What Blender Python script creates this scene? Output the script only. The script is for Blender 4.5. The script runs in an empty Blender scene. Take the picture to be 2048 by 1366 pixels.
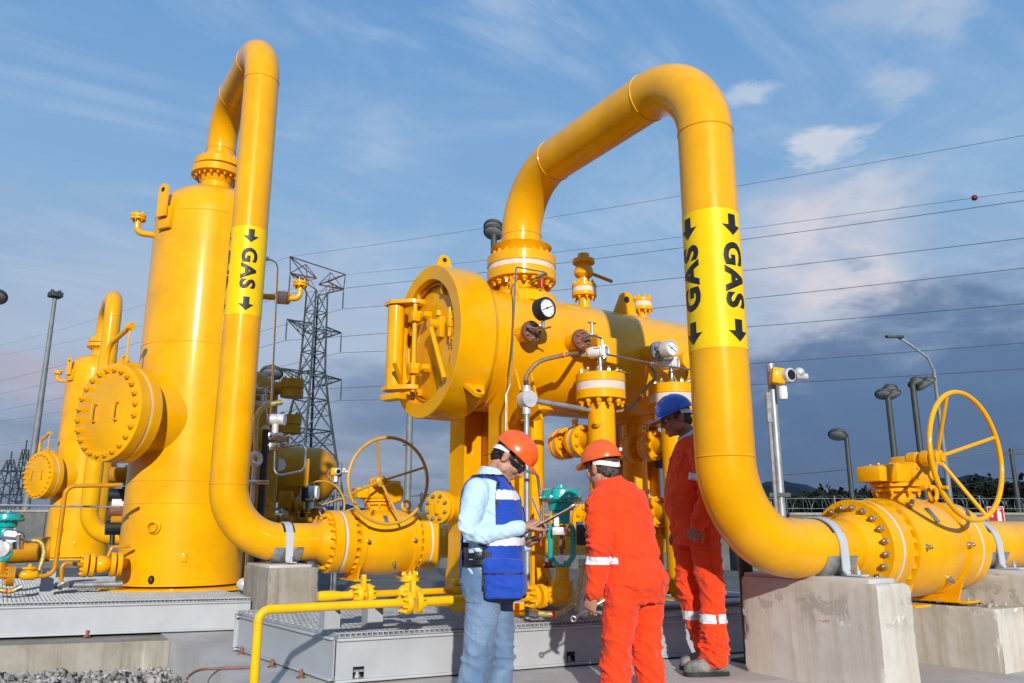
import bpy, bmesh, math, random
from mathutils import Vector, Matrix, Quaternion, noise
V = Vector
R = math.radians
random.seed(7)
scene = bpy.context.scene
COL = scene.collection

# ---------------------------------------------------------------- camera
CAM = V((0, 0, .89)); AZ = R(58); TILT = R(13.4); FPX = 1593.
cd = bpy.data.cameras.new('camera'); cam = bpy.data.objects.new('camera', cd); COL.objects.link(cam)
cd.sensor_width = 36; cd.lens = 36 * FPX / 2048; cd.clip_start = .05; cd.clip_end = 12000
cam.location = CAM
cam.rotation_euler = (math.pi / 2 + TILT, 0, AZ - math.pi / 2)
scene.camera = cam
FW = V((math.cos(AZ) * math.cos(TILT), math.sin(AZ) * math.cos(TILT), math.sin(TILT)))
RT = V((math.sin(AZ), -math.cos(AZ), 0)); UP = RT.cross(FW)
def ray(x, y): return FW + RT * ((x - 1024) / FPX) - UP * ((y - 683) / FPX)
def PZ(x, y, z): v = ray(x, y); return CAM + v * ((z - CAM.z) / v.z)
def PX(x, y, X): v = ray(x, y); return CAM + v * (X / v.x)
def PY(x, y, Y): v = ray(x, y); return CAM + v * (Y / v.y)
def PD(x, y, D): return CAM + ray(x, y) * D
def zat(y, X, Y):                       # height above (X, Y) seen on photo row y
    h = V((X, Y, 0)).dot(V((math.cos(AZ), math.sin(AZ), 0))); k = (y - 683) / FPX
    return CAM.z + (h * math.sin(TILT) - k * h * math.cos(TILT)) / (math.cos(TILT) + k * math.sin(TILT))

# ---------------------------------------------------------------- sun and sky
SUN_AZ, SUN_EL = R(246), R(18)
sd = bpy.data.lights.new('sun', 'SUN'); sun = bpy.data.objects.new('sun', sd); COL.objects.link(sun)
sd.energy = 4.3; sd.angle = R(.9); sd.color = (1, .96, .90)
sdir = V((math.cos(SUN_AZ) * math.cos(SUN_EL), math.sin(SUN_AZ) * math.cos(SUN_EL), math.sin(SUN_EL)))
sun.rotation_euler = sdir.to_track_quat('Z', 'Y').to_euler(); sun.location = (-3, -8, 6)
scene.view_settings.view_transform = 'Standard'; scene.view_settings.look = 'None'
scene.view_settings.exposure = 0; scene.view_settings.gamma = 1

w = bpy.data.worlds.new('World'); scene.world = w; w.use_nodes = True
nt = w.node_tree; nt.nodes.clear()
class NT:
    def __init__(s, nt): s.t = nt
    def n(s, typ, **kw):
        x = s.t.nodes.new(typ)
        for k, v in kw.items():
            if k == 'i':
                for kk, vv in v.items(): s.set(x, kk, vv)
            else: setattr(x, k, v)
        return x
    def set(s, x, k, v):
        if isinstance(v, bpy.types.NodeSocket): s.t.links.new(v, x.inputs[k])
        else: x.inputs[k].default_value = v
    def m(s, op, a, b=None, c=None, clamp=False):
        x = s.n('ShaderNodeMath', operation=op, use_clamp=clamp)
        for i, q in enumerate((a, b, c)):
            if q is not None: s.set(x, i, q)
        return x.outputs[0]
    def ss(s, v, a, b, lo=0., hi=1.):
        x = s.n('ShaderNodeMapRange', interpolation_type='SMOOTHSTEP')
        s.set(x, 0, v); s.set(x, 1, a); s.set(x, 2, b); s.set(x, 3, lo); s.set(x, 4, hi); return x.outputs[0]
    def mix(s, f, a, b):
        x = s.n('ShaderNodeMix', data_type='RGBA'); s.set(x, 0, f); s.set(x, 6, a); s.set(x, 7, b); return x.outputs[2]
    def noise(s, vec, scale, detail=5, rough=.55, dist=0., dim='3D'):
        x = s.n('ShaderNodeTexNoise', noise_dimensions=dim)
        if vec is not None: s.set(x, 'Vector', vec)
        s.set(x, 'Scale', scale); s.set(x, 'Detail', detail); s.set(x, 'Roughness', rough); s.set(x, 'Distortion', dist); return x.outputs[0]
    def ramp(s, f, stops):
        x = s.n('ShaderNodeValToRGB'); e = x.color_ramp.elements
        while len(e) > 1: e.remove(e[-1])
        e[0].position = stops[0][0]; e[0].color = stops[0][1]
        for p, c in stops[1:]:
            q = e.new(p); q.color = c
        s.set(x, 0, f); return x.outputs[0]
def srgb(r, g, b, a=1):
    f = lambda c: (c / 255) / 12.92 if c / 255 <= .04045 else ((c / 255 + .055) / 1.055) ** 2.4
    return (f(r), f(g), f(b), a)
g = NT(nt)
sky = g.n('ShaderNodeTexSky', sky_type='NISHITA', sun_disc=False, sun_elevation=SUN_EL, sun_rotation=math.pi / 2 - SUN_AZ, air_density=1.1, dust_density=.6, ozone_density=1.4)
geo = g.n('ShaderNodeTexCoord').outputs['Generated']
sp = g.n('ShaderNodeSeparateXYZ', i={0: geo})
X_, Y_, Z_ = sp.outputs
el = g.m('MULTIPLY', g.m('ARCSINE', Z_), 180 / math.pi)
az = g.m('MULTIPLY', g.m('ARCTAN2', Y_, X_), 180 / math.pi)       # 58 is straight ahead, less is to the right
# cloud field: a flat layer seen from below, so wisps stretch out towards the horizon
den = g.m('ADD', g.m('MAXIMUM', Z_, 0.), .16)
cx = g.m('DIVIDE', X_, den); cy = g.m('DIVIDE', Y_, den)
cl = g.n('ShaderNodeCombineXYZ', i={0: cx, 1: cy, 2: 0.}).outputs[0]
ca = g.n('ShaderNodeCombineXYZ', i={0: g.m('MULTIPLY', az, .045), 1: g.m('MULTIPLY', el, .1), 2: 0.}).outputs[0]
rotc = g.n('ShaderNodeMapping', i={'Vector': cl, 'Rotation': (0, 0, R(35)), 'Scale': (1., 2.6, 1.)}).outputs[0]
n_w = g.noise(rotc, .9, 8, .62, 1.6)
n_f = g.noise(cl, 3.2, 8, .62, .8)
n_b = g.noise(ca, 1.6, 7, .58, .5)
n_c = g.noise(ca, 3.4, 9, .62, .3)
n_d = g.noise(ca, 9., 9, .62, .3)
wisp = g.m('MULTIPLY', g.ss(n_w, .40, .70), g.ss(n_f, .22, .72), clamp=True)
base = g.mix(1., sky.outputs[0], sky.outputs[0])
# sky brightness is physical: bring it to picture range here, clouds are given in the same range
skyc = g.n('ShaderNodeVectorMath', operation='SCALE', i={0: base, 3: .105}).outputs[0]
BLUE = g.ramp(g.m('DIVIDE', el, 40., clamp=True), [(0, srgb(118, 134, 160)), (.12, srgb(146, 160, 185)), (.3, srgb(163, 183, 209)), (.55, srgb(136, 178, 220)), (.85, srgb(113, 163, 216)), (1, srgb(104, 156, 212))])
skyc = g.mix(.90, skyc, BLUE)
c1 = g.mix(g.m('MULTIPLY', wisp, .8), skyc, srgb(176, 199, 228))
# greyer, heavier cloud low down
low = g.m('MULTIPLY', g.ss(g.m('ADD', el, g.m('MULTIPLY', g.m('SUBTRACT', n_b, .5), 22.)), 12., 3.), .62)
c2 = g.mix(low, c1, g.mix(g.ss(n_c, .35, .7), srgb(96, 114, 146), srgb(146, 156, 178)))
def blob(a0, e0, sa, se, wob=1.0, nz=n_b, nz2=n_c):
    dx = g.m('DIVIDE', g.m('SUBTRACT', az, a0), sa); dy = g.m('DIVIDE', g.m('SUBTRACT', el, e0), se)
    r2 = g.m('SQRT', g.m('ADD', g.m('MULTIPLY', dx, dx), g.m('MULTIPLY', dy, dy)))
    r2 = g.m('ADD', r2, g.m('MULTIPLY', g.m('SUBTRACT', nz, .5), 1.9 * wob)); return g.m('ADD', r2, g.m('MULTIPLY', g.m('SUBTRACT', nz2, .5), 1.3 * wob))
# bright evening cumulus right of the riser
c3 = g.mix(g.m('MULTIPLY', g.ss(blob(35.5, 17, 7.5, 6.0), 1.2, .45), .85), c2, g.mix(g.ss(n_c, .35, .65), srgb(178, 192, 216), srgb(222, 217, 224)))
c3 = g.mix(g.m('MULTIPLY', g.ss(blob(44, 13, 10, 5), 1.2, .3), .5), c3, srgb(178, 188, 208))
c3 = g.mix(g.m('MULTIPLY', g.ss(blob(35, 25.3, 2.6, 1.2, 1.3, n_f, n_d), 1.1, .3), .9), c3, srgb(206, 214, 228))
c3 = g.mix(g.m('MULTIPLY', g.ss(blob(32, 22.2, 3.0, 1.7, 1.2, n_f, n_d), 1.15, .3), .8), c3, srgb(198, 208, 224))
c3 = g.mix(g.m('MULTIPLY', g.ss(blob(39.5, 29.5, 2.2, .9, 1.3, n_f, n_d), 1.1, .3), .7), c3, srgb(200, 212, 230))
c3 = g.mix(g.m('MULTIPLY', g.ss(blob(26.5, 31.3, 3.4, 2.0, 1.2, n_f, n_d), 1.15, .2), .5), c3, srgb(196, 208, 228))
c3 = g.mix(g.m('MULTIPLY', g.ss(blob(30, 28.4, 3.2, 1.5, 1.2, n_f, n_d), 1.1, .2), .5), c3, srgb(196, 208, 228))
c3 = g.mix(g.m('MULTIPLY', g.ss(blob(29, 33, 6, 2.6), 1.2, .2), .5), c3, srgb(190, 204, 224))
c3 = g.mix(g.m('MULTIPLY', g.ss(blob(80, 14, 20, 7, .8), 1.2, .2), .5), c3, srgb(184, 196, 216))
c3 = g.mix(g.m('MULTIPLY', g.ss(blob(62, 15, 12, 4.5, .9), 1.2, .2), .4), c3, srgb(184, 198, 220))
# dark bank of rain cloud on the right
bank = g.m('ADD', g.m('MULTIPLY', g.m('SUBTRACT', n_c, .5), 16.), g.m('MULTIPLY', g.m('SUBTRACT', n_b, .5), 9.))
lim = g.ss(az, 56., 28., 5.5, 14.)
dm = g.m('MULTIPLY', g.ss(g.m('SUBTRACT', g.m('ADD', el, bank), lim), 4.5, -3.2), g.ss(az, 60., 46.))
c4 = g.mix(g.m('MULTIPLY', dm, .84), c3, g.mix(g.ss(g.m('ADD', el, g.m('MULTIPLY', n_c, 6.)), 2., 12.), srgb(88, 106, 136), srgb(78, 110, 152)))
d2 = g.m('MULTIPLY', g.ss(blob(62, 9.5, 11, 2.6), 1.2, .5), .6)
c5 = g.mix(d2, c4, srgb(100, 128, 166))
c6 = g.mix(g.m('MULTIPLY', g.ss(blob(86, 9, 9, 2.2), 1.1, .4), .4), c5, srgb(196, 176, 186))
below = g.mix(g.ss(el, 0., -2.), c6, srgb(70, 70, 72))
bg = g.n('ShaderNodeBackground', i={0: below, 1: .98}); out = g.n('ShaderNodeOutputWorld'); nt.links.new(bg.outputs[0], out.inputs[0])

# ---------------------------------------------------------------- materials
def mat(name, col, rough=.5, metal=0., var=.06, vscale=3., bump=0., bscale=40., spec=.5, coat=0., dirt=None, dirt_amt=.3, dscale=2., coatr=.06):
    m = bpy.data.materials.new(name); m.use_nodes = True; g = NT(m.node_tree)
    b = m.node_tree.nodes['Principled BSDF']
    tc = g.n('ShaderNodeTexCoord').outputs['Object']
    c = col if len(col) == 4 else (*col, 1)
    n1 = g.noise(tc, vscale, 5, .6)
    lo = tuple(max(0, x * (1 - var * 2)) for x in c[:3]) + (1,); hi = tuple(min(1, x * (1 + var)) for x in c[:3]) + (1,)
    cc = g.mix(g.ss(n1, .3, .7), lo, hi)
    if dirt:
        n2 = g.noise(tc, dscale, 9, .68, .6)
        cc = g.mix(g.m('MULTIPLY', g.ss(n2, .5, .72), dirt_amt), cc, dirt)
    g.set(b, 'Base Color', cc); g.set(b, 'Metallic', metal); g.set(b, 'Specular IOR Level', spec)
    g.set(b, 'Roughness', g.ss(n1, .2, .8, max(.02, rough - .06), rough + .06))
    if name.find('yellow') >= 0: b.inputs['Specular Tint'].default_value = (1, .8, .4, 1)
    if coat: g.set(b, 'Coat Weight', coat); g.set(b, 'Coat Roughness', coatr)
    if bump:
        bn = g.noise(tc, bscale, 4, .6)
        bp = g.n('ShaderNodeBump', i={'Strength': bump, 'Distance': .01, 'Height': bn}); g.set(b, 'Normal', bp.outputs[0])
    return m
YCOL = (.86, .40, .0008)
M = {}
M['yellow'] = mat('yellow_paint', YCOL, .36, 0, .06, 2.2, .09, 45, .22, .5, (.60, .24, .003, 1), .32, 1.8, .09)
M['yellow2'] = mat('dim_weathered_yellow_paint', (.56, .23, .006), .42, 0, .08, 2.5, .12, 50, .4, .1, (.30, .13, .02, 1), .3, 2.)  # worn yellow, darkened: weaker light on background equipment is put into the colour
M['wheel'] = mat('wheel_paint', (.62, .33, .045), .4, 0, .08, 5, .05, 60, .5)
M['label'] = mat('label_yellow', (.95, .60, .002), .40, 0, .03, 3, .04, 30, .4, 0, (.62, .36, .02, 1), .3, 5)
M['bright'] = mat('bright_yellow_paint', (.92, .52, .004), .36, 0, .05, 4, .05, 60, .5, .2, (.6, .5, .2, 1), .15, 6)
M['black'] = mat('black_marking', (.012, .012, .012), .5, 0, .1, 8)
M['rubber'] = mat('black_rubber', (.02, .02, .022), .45, 0, .2, 8, .05, 80)
M['gasket'] = mat('pale_gasket_tape', (.74, .62, .53), .62, 0, .06, 7, .15, 60, .3, 0, (.5, .38, .27, 1), .4, 9)
M['steel'] = mat('polished_steel', (.62, .60, .57), .22, 1., .08, 6)
M['bolt'] = mat('weathered_bolt', (.50, .42, .30), .38, .75, .2, 30, .1, 90)
M['galv'] = mat('galvanised_steel', (.36, .375, .39), .45, .45, .12, 12, .05, 60)
M['grey'] = mat('light_grey_paint', (.39, .405, .42), .42, 0, .04, 3, .05, 40, .4, 0, (.36, .35, .33, 1), .35, 2.2)
M['strap'] = mat('grey_strap_paint', (.50, .53, .56), .45, 0, .05, 4, .04, 40)
M['pad'] = mat('bare_steel_pad', (.33, .34, .35), .35, .4, .3, 9)
M['darkpole'] = mat('dark_grey_paint', (.045, .052, .052), .55, 0, .15, 5)
M['lattice'] = mat('weathered_lattice_steel', (.065, .078, .08), .6, .2, .25, .5)
M['rustlattice'] = mat('rusty_lattice_steel', (.13, .05, .038), .7, .1, .3, .8)
M['pole'] = mat('aged_galvanised_pole', (.20, .215, .22), .6, .2, .12, 3)
M['wire'] = mat('wire', (.10, .10, .11), .6)
M['rust'] = mat('primer_brown', (.24, .085, .05), .45, 0, .15, 15, .1, 60)
M['brass'] = mat('braided_hose', (.60, .46, .16), .35, .6, .2, 60, .5, 160)
M['conduit'] = mat('brown_braided_conduit', (.34, .22, .12), .45, .3, .2, 60, .5, 160)
M['red'] = mat('red_plastic', (.62, .015, .02), .4)
M['darkred'] = mat('faded_dark_red', (.16, .012, .02), .6)
M['white'] = mat('white_enamel', (.82, .82, .80), .35, 0, .03, 5)
M['dial'] = mat('dial_face', (.85, .86, .84), .4, 0, .01, 5)
M['teal'] = mat('teal_paint', (.0, .38, .35), .3, 0, .08, 6, .08, 60, .5, .4)
M['dglass'] = mat('dark_glass', (.012, .016, .02), .08, 0, 0, 5, 0, 40, .7)
M['silver'] = mat('silver_casting', (.70, .70, .69), .35, .35, .08, 20, .1, 60)
M['glassgrey'] = mat('lamp_glass', (.25, .28, .28), .2, 0, .1, 9)
M['brownpole'] = mat('primed_brown_bracket', (.20, .11, .05), .5, 0, .2, 9)

def concrete(name, base, dark, stain=(.30, .27, .22, 1), streak=False, chips=False):
    m = bpy.data.materials.new(name); m.use_nodes = True; g = NT(m.node_tree); b = m.node_tree.nodes['Principled BSDF']
    tc = g.n('ShaderNodeTexCoord').outputs['Object']
    n1 = g.noise(tc, 1.7, 8, .66, .4); n2 = g.noise(tc, 9, 8, .7); n3 = g.noise(tc, 60, 4, .6)
    cc = g.mix(g.ss(n1, .34, .66), base, dark)
    cc = g.mix(g.m('MULTIPLY', g.ss(n2, .52, .75), .5), cc, stain)
    cc = g.mix(g.m('MULTIPLY', g.ss(n3, .35, .2), .4), cc, (.62, .60, .56, 1))
    h = g.m('ADD', g.m('MULTIPLY', n2, .6), g.m('MULTIPLY', n3, .3))
    if streak:
        mp = g.n('ShaderNodeMapping', i={'Vector': tc, 'Scale': (9, 9, .55)}).outputs[0]
        n4 = g.noise(mp, 1.6, 7, .62, .3)
        cc = g.mix(g.m('MULTIPLY', g.ss(n4, .46, .68), .6), cc, (stain[0] * 1.1, stain[1] * 1.05, stain[2] * .95, 1))
        cc = g.mix(g.m('MULTIPLY', g.ss(n4, .38, .28), .5), cc, (.66, .61, .53, 1))
    if chips:
        z = g.n('ShaderNodeSeparateXYZ', i={0: tc}).outputs[2]
        band = g.m('MULTIPLY', g.ss(z, .30, .42), g.ss(z, .56, .48))
        n5 = g.noise(tc, 4.2, 9, .7, .5)
        ch = g.m('MULTIPLY', g.ss(n5, .545, .575), band)
        cc = g.mix(g.m('MULTIPLY', ch, .6), cc, (.34, .31, .26, 1))
        band2 = g.m('MULTIPLY', g.ss(z, .34, .37), g.ss(z, .43, .40)); n6 = g.noise(tc, 7., 8, .7, .6)
        wh = g.m('MULTIPLY', g.ss(n6, .60, .62), band2)
        cc = g.mix(wh, cc, (.80, .79, .77, 1))
        rs = g.m('MULTIPLY', g.ss(g.noise(tc, 5.1, 7, .7, .8), .62, .66), band2)
        cc = g.mix(g.m('MULTIPLY', rs, .7), cc, (.42, .22, .12, 1))
        h = g.m('SUBTRACT', h, g.m('MULTIPLY', ch, 1.5))
    g.set(b, 'Base Color', cc); g.set(b, 'Roughness', .88); g.set(b, 'Specular IOR Level', .25)
    bp = g.n('ShaderNodeBump', i={'Strength': .3, 'Distance': .008, 'Height': h}); g.set(b, 'Normal', bp.outputs[0])
    return m
M['conc_pier'] = concrete('pier_concrete', (.60, .56, .49, 1), (.51, .47, .40, 1), (.40, .36, .30, 1), True, True)
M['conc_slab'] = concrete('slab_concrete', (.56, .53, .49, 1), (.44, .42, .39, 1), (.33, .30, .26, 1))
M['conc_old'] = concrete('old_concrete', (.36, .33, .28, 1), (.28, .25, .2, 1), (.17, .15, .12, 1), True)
M['mortar'] = mat('broken_mortar', (.42, .38, .31), .9, 0, .2, 20, .6, 30)
def fabric(name, col, s=.9, var=.1, wsc=260, fold=.5, fsc=7, fade=None):
    m = bpy.data.materials.new(name); m.use_nodes = True; g = NT(m.node_tree); b = m.node_tree.nodes['Principled BSDF']
    tc = g.n('ShaderNodeTexCoord').outputs['Object']
    n1 = g.noise(tc, 5, 6, .6); n2 = g.noise(tc, fsc, 4, .5, 1.4); n3 = g.noise(tc, wsc, 2, .5)
    cc = g.mix(g.ss(n1, .3, .7), tuple(x * (1 - var) for x in col) + (1,), tuple(min(1, x * (1 + var)) for x in col) + (1,))
    if fade: cc = g.mix(g.m('MULTIPLY', g.ss(g.noise(tc, 3.1, 6, .6, .5), .42, .66), .55), cc, fade)
    g.set(b, 'Base Color', cc); g.set(b, 'Roughness', s); g.set(b, 'Specular IOR Level', .2)
    g.set(b, 'Sheen Weight', .15)
    rd = g.m('SUBTRACT', 1., g.m('MULTIPLY', g.m('ABSOLUTE', g.m('SUBTRACT', g.noise(tc, 16, 3, .5, 1.8), .5)), 7.), clamp=True)
    h = g.m('ADD', g.m('ADD', g.m('MULTIPLY', n2, fold * .35), g.m('MULTIPLY', rd, .16)), g.m('MULTIPLY', n3, .05))
    bp = g.n('ShaderNodeBump', i={'Strength': .55, 'Distance': .02, 'Height': h}); g.set(b, 'Normal', bp.outputs[0])
    return m
M['orange'] = fabric('orange_coverall_cloth', (.88, .058, .010), .85, .08)
M['shirt'] = fabric('pale_blue_shirt_cloth', (.52, .70, .86), .85, .04)
M['vest'] = fabric('royal_blue_vest_cloth', (.015, .065, .42), .7, .1)
M['jeans'] = fabric('faded_denim', (.115, .19, .31), .9, .12, 320, .5, 6, (.29, .40, .54, 1))
M['reflect'] = mat('reflective_tape', (.80, .80, .82), .4, 0, .04, 30)
M['webbing'] = mat('black_webbing', (.012, .012, .015), .6, 0, .2, 40)
M['skin'] = mat('skin', (.50, .25, .155), .5, 0, .12, 12, .15, 90, .4, 0, (.34, .12, .075, 1), .35, 9)
M['skin2'] = mat('tanned_skin', (.36, .165, .10), .5, 0, .15, 12, .2, 70, .4, 0, (.2, .08, .05, 1), .35, 9)
M['hair'] = mat('black_hair', (.012, .009, .008), .5, 0, .3, 60, .8, 120)
M['greyhair'] = mat('greying_hair', (.10, .075, .06), .6, 0, .5, 60, .8, 120)
M['helmet_o'] = mat('orange_plastic', (.92, .12, .012), .28, 0, .03, 5, 0, 40, .5, .4)
M['helmet_b'] = mat('blue_plastic', (.012, .11, .55), .28, 0, .03, 5, 0, 40, .5, .4)
M['boot'] = mat('dusty_grey_leather', (.20, .19, .175), .8, 0, .3, 14, .5, 40, .3, 0, (.42, .40, .36, 1), .5, 10)
M['clip'] = mat('hardboard_brown', (.30, .12, .07), .5, 0, .1, 20)
M['paper'] = mat('paper', (.82, .82, .80), .7, 0, .01, 5)
M['pen'] = mat('blue_pen', (.05, .20, .62), .3)

# ---------------------------------------------------------------- object helpers
OFF = {}
def tag(o, label, cat, group=None, kind=None):
    if label: o['label'] = label
    if cat: o['category'] = cat
    if group: o['group'] = group
    if kind: o['kind'] = kind
    return o
def thing(name, label, cat, loc=(0, 0, 0), group=None):
    o = bpy.data.objects.new(name, None); COL.objects.link(o); o.location = loc; o.empty_display_size = .1
    OFF[o.name] = V(loc); return tag(o, label, cat, group)
def dup(o, shift=None, parent=None, label=None):
    c = o.copy(); COL.objects.link(c); c.parent = parent
    if shift is not None and parent is None: c.location = o.location + V(shift)
    OFF[c.name] = c.location.copy() if parent is None else OFF[parent.name]
    if label: c['label'] = label
    for ch in list(o.children): dup(ch, None, c)
    return c
def basis(ax):
    z = V(ax).normalized(); a = V((0, 0, 1)) if abs(z.z) < .95 else V((1, 0, 0))
    x = a.cross(z).normalized(); return x, z.cross(x), z
class MB:
    def __init__(s): s.b = bmesh.new()
    def ring(s, c, x, y, r, n, r2=None, a0=0.):
        r2 = r if r2 is None else r2
        return [s.b.verts.new(c + x * (r * math.cos(a0 + 2 * math.pi * i / n)) + y * (r2 * math.sin(a0 + 2 * math.pi * i / n))) for i in range(n)]
    def skin(s, rings, cap=True, loop=False):
        n = len(rings[0])
        for a, b in zip(rings, rings[1:] + ([rings[0]] if loop else [])):
            for i in range(n): s.b.faces.new((a[i], a[(i + 1) % n], b[(i + 1) % n], b[i]))
        if cap and not loop: s.b.faces.new(rings[0][::-1]); s.b.faces.new(rings[-1])
        return s
    def cyl(s, p, q, r, r2=None, n=24, cap=True):
        p, q = V(p), V(q); x, y, z = basis(q - p)
        return s.skin([s.ring(p, x, y, r, n), s.ring(q, x, y, r if r2 is None else r2, n)], cap)
    def lathe(s, p, ax, prof, n=40, cap=True):           # prof: (distance along axis, radius)
        p = V(p); x, y, z = basis(ax)
        return s.skin([s.ring(p + z * d, x, y, max(r, .0005), n) for d, r in prof], cap)
    def tube(s, pts, r, n=16, cap=True, loop=False):
        pts = [V(p) for p in pts]; rings = []; x = None
        for i, p in enumerate(pts):
            a = pts[i - 1] if (i or loop) else p; b = pts[(i + 1) % len(pts)] if (i < len(pts) - 1 or loop) else p
            t = (b - a).normalized()
            if x is None: x, y, _ = basis(t)
            else:
                x = (x - t * x.dot(t)).normalized(); y = t.cross(x)
            rr = r[i] if isinstance(r, (list, tuple)) else r
            rings.append(s.ring(p, x, y, rr, n))
        return s.skin(rings, cap, loop)
    def box(s, c, size, rot=None, bev=0.):
        c = V(c); rot = rot or Matrix.Identity(3); h = V(size) / 2
        vs = [s.b.verts.new(c + rot @ V((sx * h.x, sy * h.y, sz * h.z))) for sx in (-1, 1) for sy in (-1, 1) for sz in (-1, 1)]
        fs = [s.b.faces.new([vs[i] for i in f]) for f in ((0, 1, 3, 2), (4, 6, 7, 5), (0, 4, 5, 1), (2, 3, 7, 6), (0, 2, 6, 4), (1, 5, 7, 3))]
        if bev:
            ed = list({e for f in fs for e in f.edges})
            bmesh.ops.bevel(s.b, geom=ed, offset=bev, segments=2, affect='EDGES', profile=.5)
        return s
    def prism(s, poly, d):                                 # poly: list of points in a plane, pushed along d
        a = [s.b.verts.new(V(p)) for p in poly]; b = [s.b.verts.new(V(p) + V(d)) for p in poly]
        s.b.faces.new(a[::-1]); s.b.faces.new(b)
        for i in range(len(a)): s.b.faces.new((a[i], a[(i + 1) % len(a)], b[(i + 1) % len(a)], b[i]))
        return s
    def torus(s, c, ax, Rr, r, n=48, m=10):
        c = V(c); x, y, z = basis(ax)
        return s.tube([c + x * (Rr * math.cos(2 * math.pi * i / n)) + y * (Rr * math.sin(2 * math.pi * i / n)) for i in range(n)], r, m, loop=True)
    def sphere(s, c, r, sc=(1, 1, 1), n=20, rot=None):
        mt = Matrix.Translation(V(c)) @ (rot.to_4x4() if rot else Matrix.Identity(4)) @ Matrix.Diagonal((*sc, 1))
        bmesh.ops.create_uvsphere(s.b, u_segments=n, v_segments=max(6, n * 2 // 3), radius=r, matrix=mt); return s
    def obj(s, name, m, parent=None, loc=None, sharp=35, smooth=True):
        bmesh.ops.recalc_face_normals(s.b, faces=s.b.faces)
        off = OFF[parent.name] if parent else V(loc or (0, 0, 0))
        for v in s.b.verts: v.co -= off
        me = bpy.data.meshes.new(name); s.b.to_mesh(me); s.b.free()
        if smooth:
            me.polygons.foreach_set('use_smooth', [True] * len(me.polygons)); me.set_sharp_from_angle(angle=R(sharp))
        me.materials.append(M[m] if isinstance(m, str) else m)
        o = bpy.data.objects.new(name, me); COL.objects.link(o)
        if parent: o.parent = parent
        else: o.location = off
        OFF[o.name] = off
        return o
def struct(o): o['kind'] = 'structure'; return o
# bolts: one mesh shared by every bolt of a size
_B = {}
def bolt_mesh(r, h, m, stud=True):
    k = (round(r, 4), round(h, 4), m, stud)
    if k not in _B:
        b = MB(); b.lathe((0, 0, 0), (0, 0, 1), [(0, r), (h * .85, r), (h, r * .88)], 6)
        if stud: b.lathe((0, 0, h), (0, 0, 1), [(-.001, r * .55), (h * .55, r * .55), (h * .7, r * .42)], 10)
        bmesh.ops.recalc_face_normals(b.b, faces=b.b.faces)
        me = bpy.data.meshes.new('bolt'); b.b.to_mesh(me); b.b.free(); me.materials.append(M[m])
        me.polygons.foreach_set('use_smooth', [True] * len(me.polygons)); me.set_sharp_from_angle(angle=R(30)); _B[k] = me
    return _B[k]
def bolts(parent, c, ax, Rr, n, r=.018, h=.022, m='yellow', a0=0., stud=True, keep=None):
    c = V(c); x, y, z = basis(ax); me = bolt_mesh(r, h, m, stud)
    for i in range(n):
        a = a0 + 2 * math.pi * (i + .5) / n; p = c + x * (Rr * math.cos(a)) + y * (Rr * math.sin(a))
        if keep and not keep(p): continue
        o = bpy.data.objects.new('bolt', me); COL.objects.link(o); o.parent = parent
        o.location = p - OFF[parent.name]; o.rotation_mode = 'QUATERNION'
        o.rotation_quaternion = Quaternion(z, a * 7.3) @ z.to_track_quat('Z', 'Y')
def bend(pts, rad, seg=10):                                # corner points to a path with round elbows
    pts = [V(p) for p in pts]; out = [pts[0]]
    for i in range(1, len(pts) - 1):
        rr = rad[i - 1] if isinstance(rad, (list, tuple)) else rad
        p = pts[i]; a = (pts[i - 1] - p).normalized(); b = (pts[i + 1] - p).normalized()
        th = a.angle(b); t = rr / math.tan(th / 2); c = p + (a + b).normalized() * (rr / math.sin(th / 2))
        u0 = (p + a * t) - c; u1 = (p + b * t) - c; ang = math.pi - th; ax = u0.cross(u1).normalized()
        for k in range(seg + 1): out.append(c + Quaternion(ax, ang * k / seg) @ u0)
    out.append(pts[-1]); return out
def flange(parent, c, ax, r, th, rp, m='yellow', name='flange', hub=0.):
    """flange disc starting at c, th thick along ax; hub > 0 adds a tapered neck beyond it down to pipe radius rp"""
    pr = [(0, r * .985), (.004, r), (th - .004, r), (th, r * .985)]
    if hub: pr += [(th + .001, rp + (r - rp) * .42), (th + hub, rp + .002)]
    MB().lathe(c, ax, pr, 48).obj(name, m, parent)
# ================================================================ the setting
GZ = -.26
def ground_material():
    m = bpy.data.materials.new('gravelly_ground'); m.use_nodes = True; g = NT(m.node_tree); b = m.node_tree.nodes['Principled BSDF']
    tc = g.n('ShaderNodeTexCoord').outputs['Object']
    vo = g.n('ShaderNodeTexVoronoi', i={'Vector': tc, 'Scale': 26.}); n1 = g.noise(tc, .35, 7, .6)
    cc = g.mix(g.ss(n1, .35, .65), (.20, .185, .165, 1), (.13, .125, .115, 1))
    cc = g.mix(g.m('MULTIPLY', g.ss(vo.outputs['Distance'], .2, .7), .6), cc, (.06, .055, .05, 1))
    g.set(b, 'Base Color', cc); g.set(b, 'Roughness', .95)
    bp = g.n('ShaderNodeBump', i={'Strength': .8, 'Distance': .03, 'Height': g.m('SUBTRACT', 1., vo.outputs['Distance'])}); g.set(b, 'Normal', bp.outputs[0])
    return m
M['ground'] = ground_material()
M['hill'] = mat('hazed_wooded_slope', (.020, .034, .058), 1., 0, .2, .004, 0, 40, .05)  # woodland tone with distance haze and dimness put into the dark blue
M['foliage'] = mat('dimmed_foliage', (.016, .022, .014), .9, 0, .5, .15, 0, 40, .1)  # far trees' unlit look is put into this near-black green
M['wallgrey'] = concrete('wall_blockwork', (.15, .155, .15, 1), (.11, .115, .11, 1), (.07, .07, .065, 1))
M['stone'] = mat('grey_stone', (.38, .35, .33), .9, 0, .25, 6, .4, 60, .2)
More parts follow.
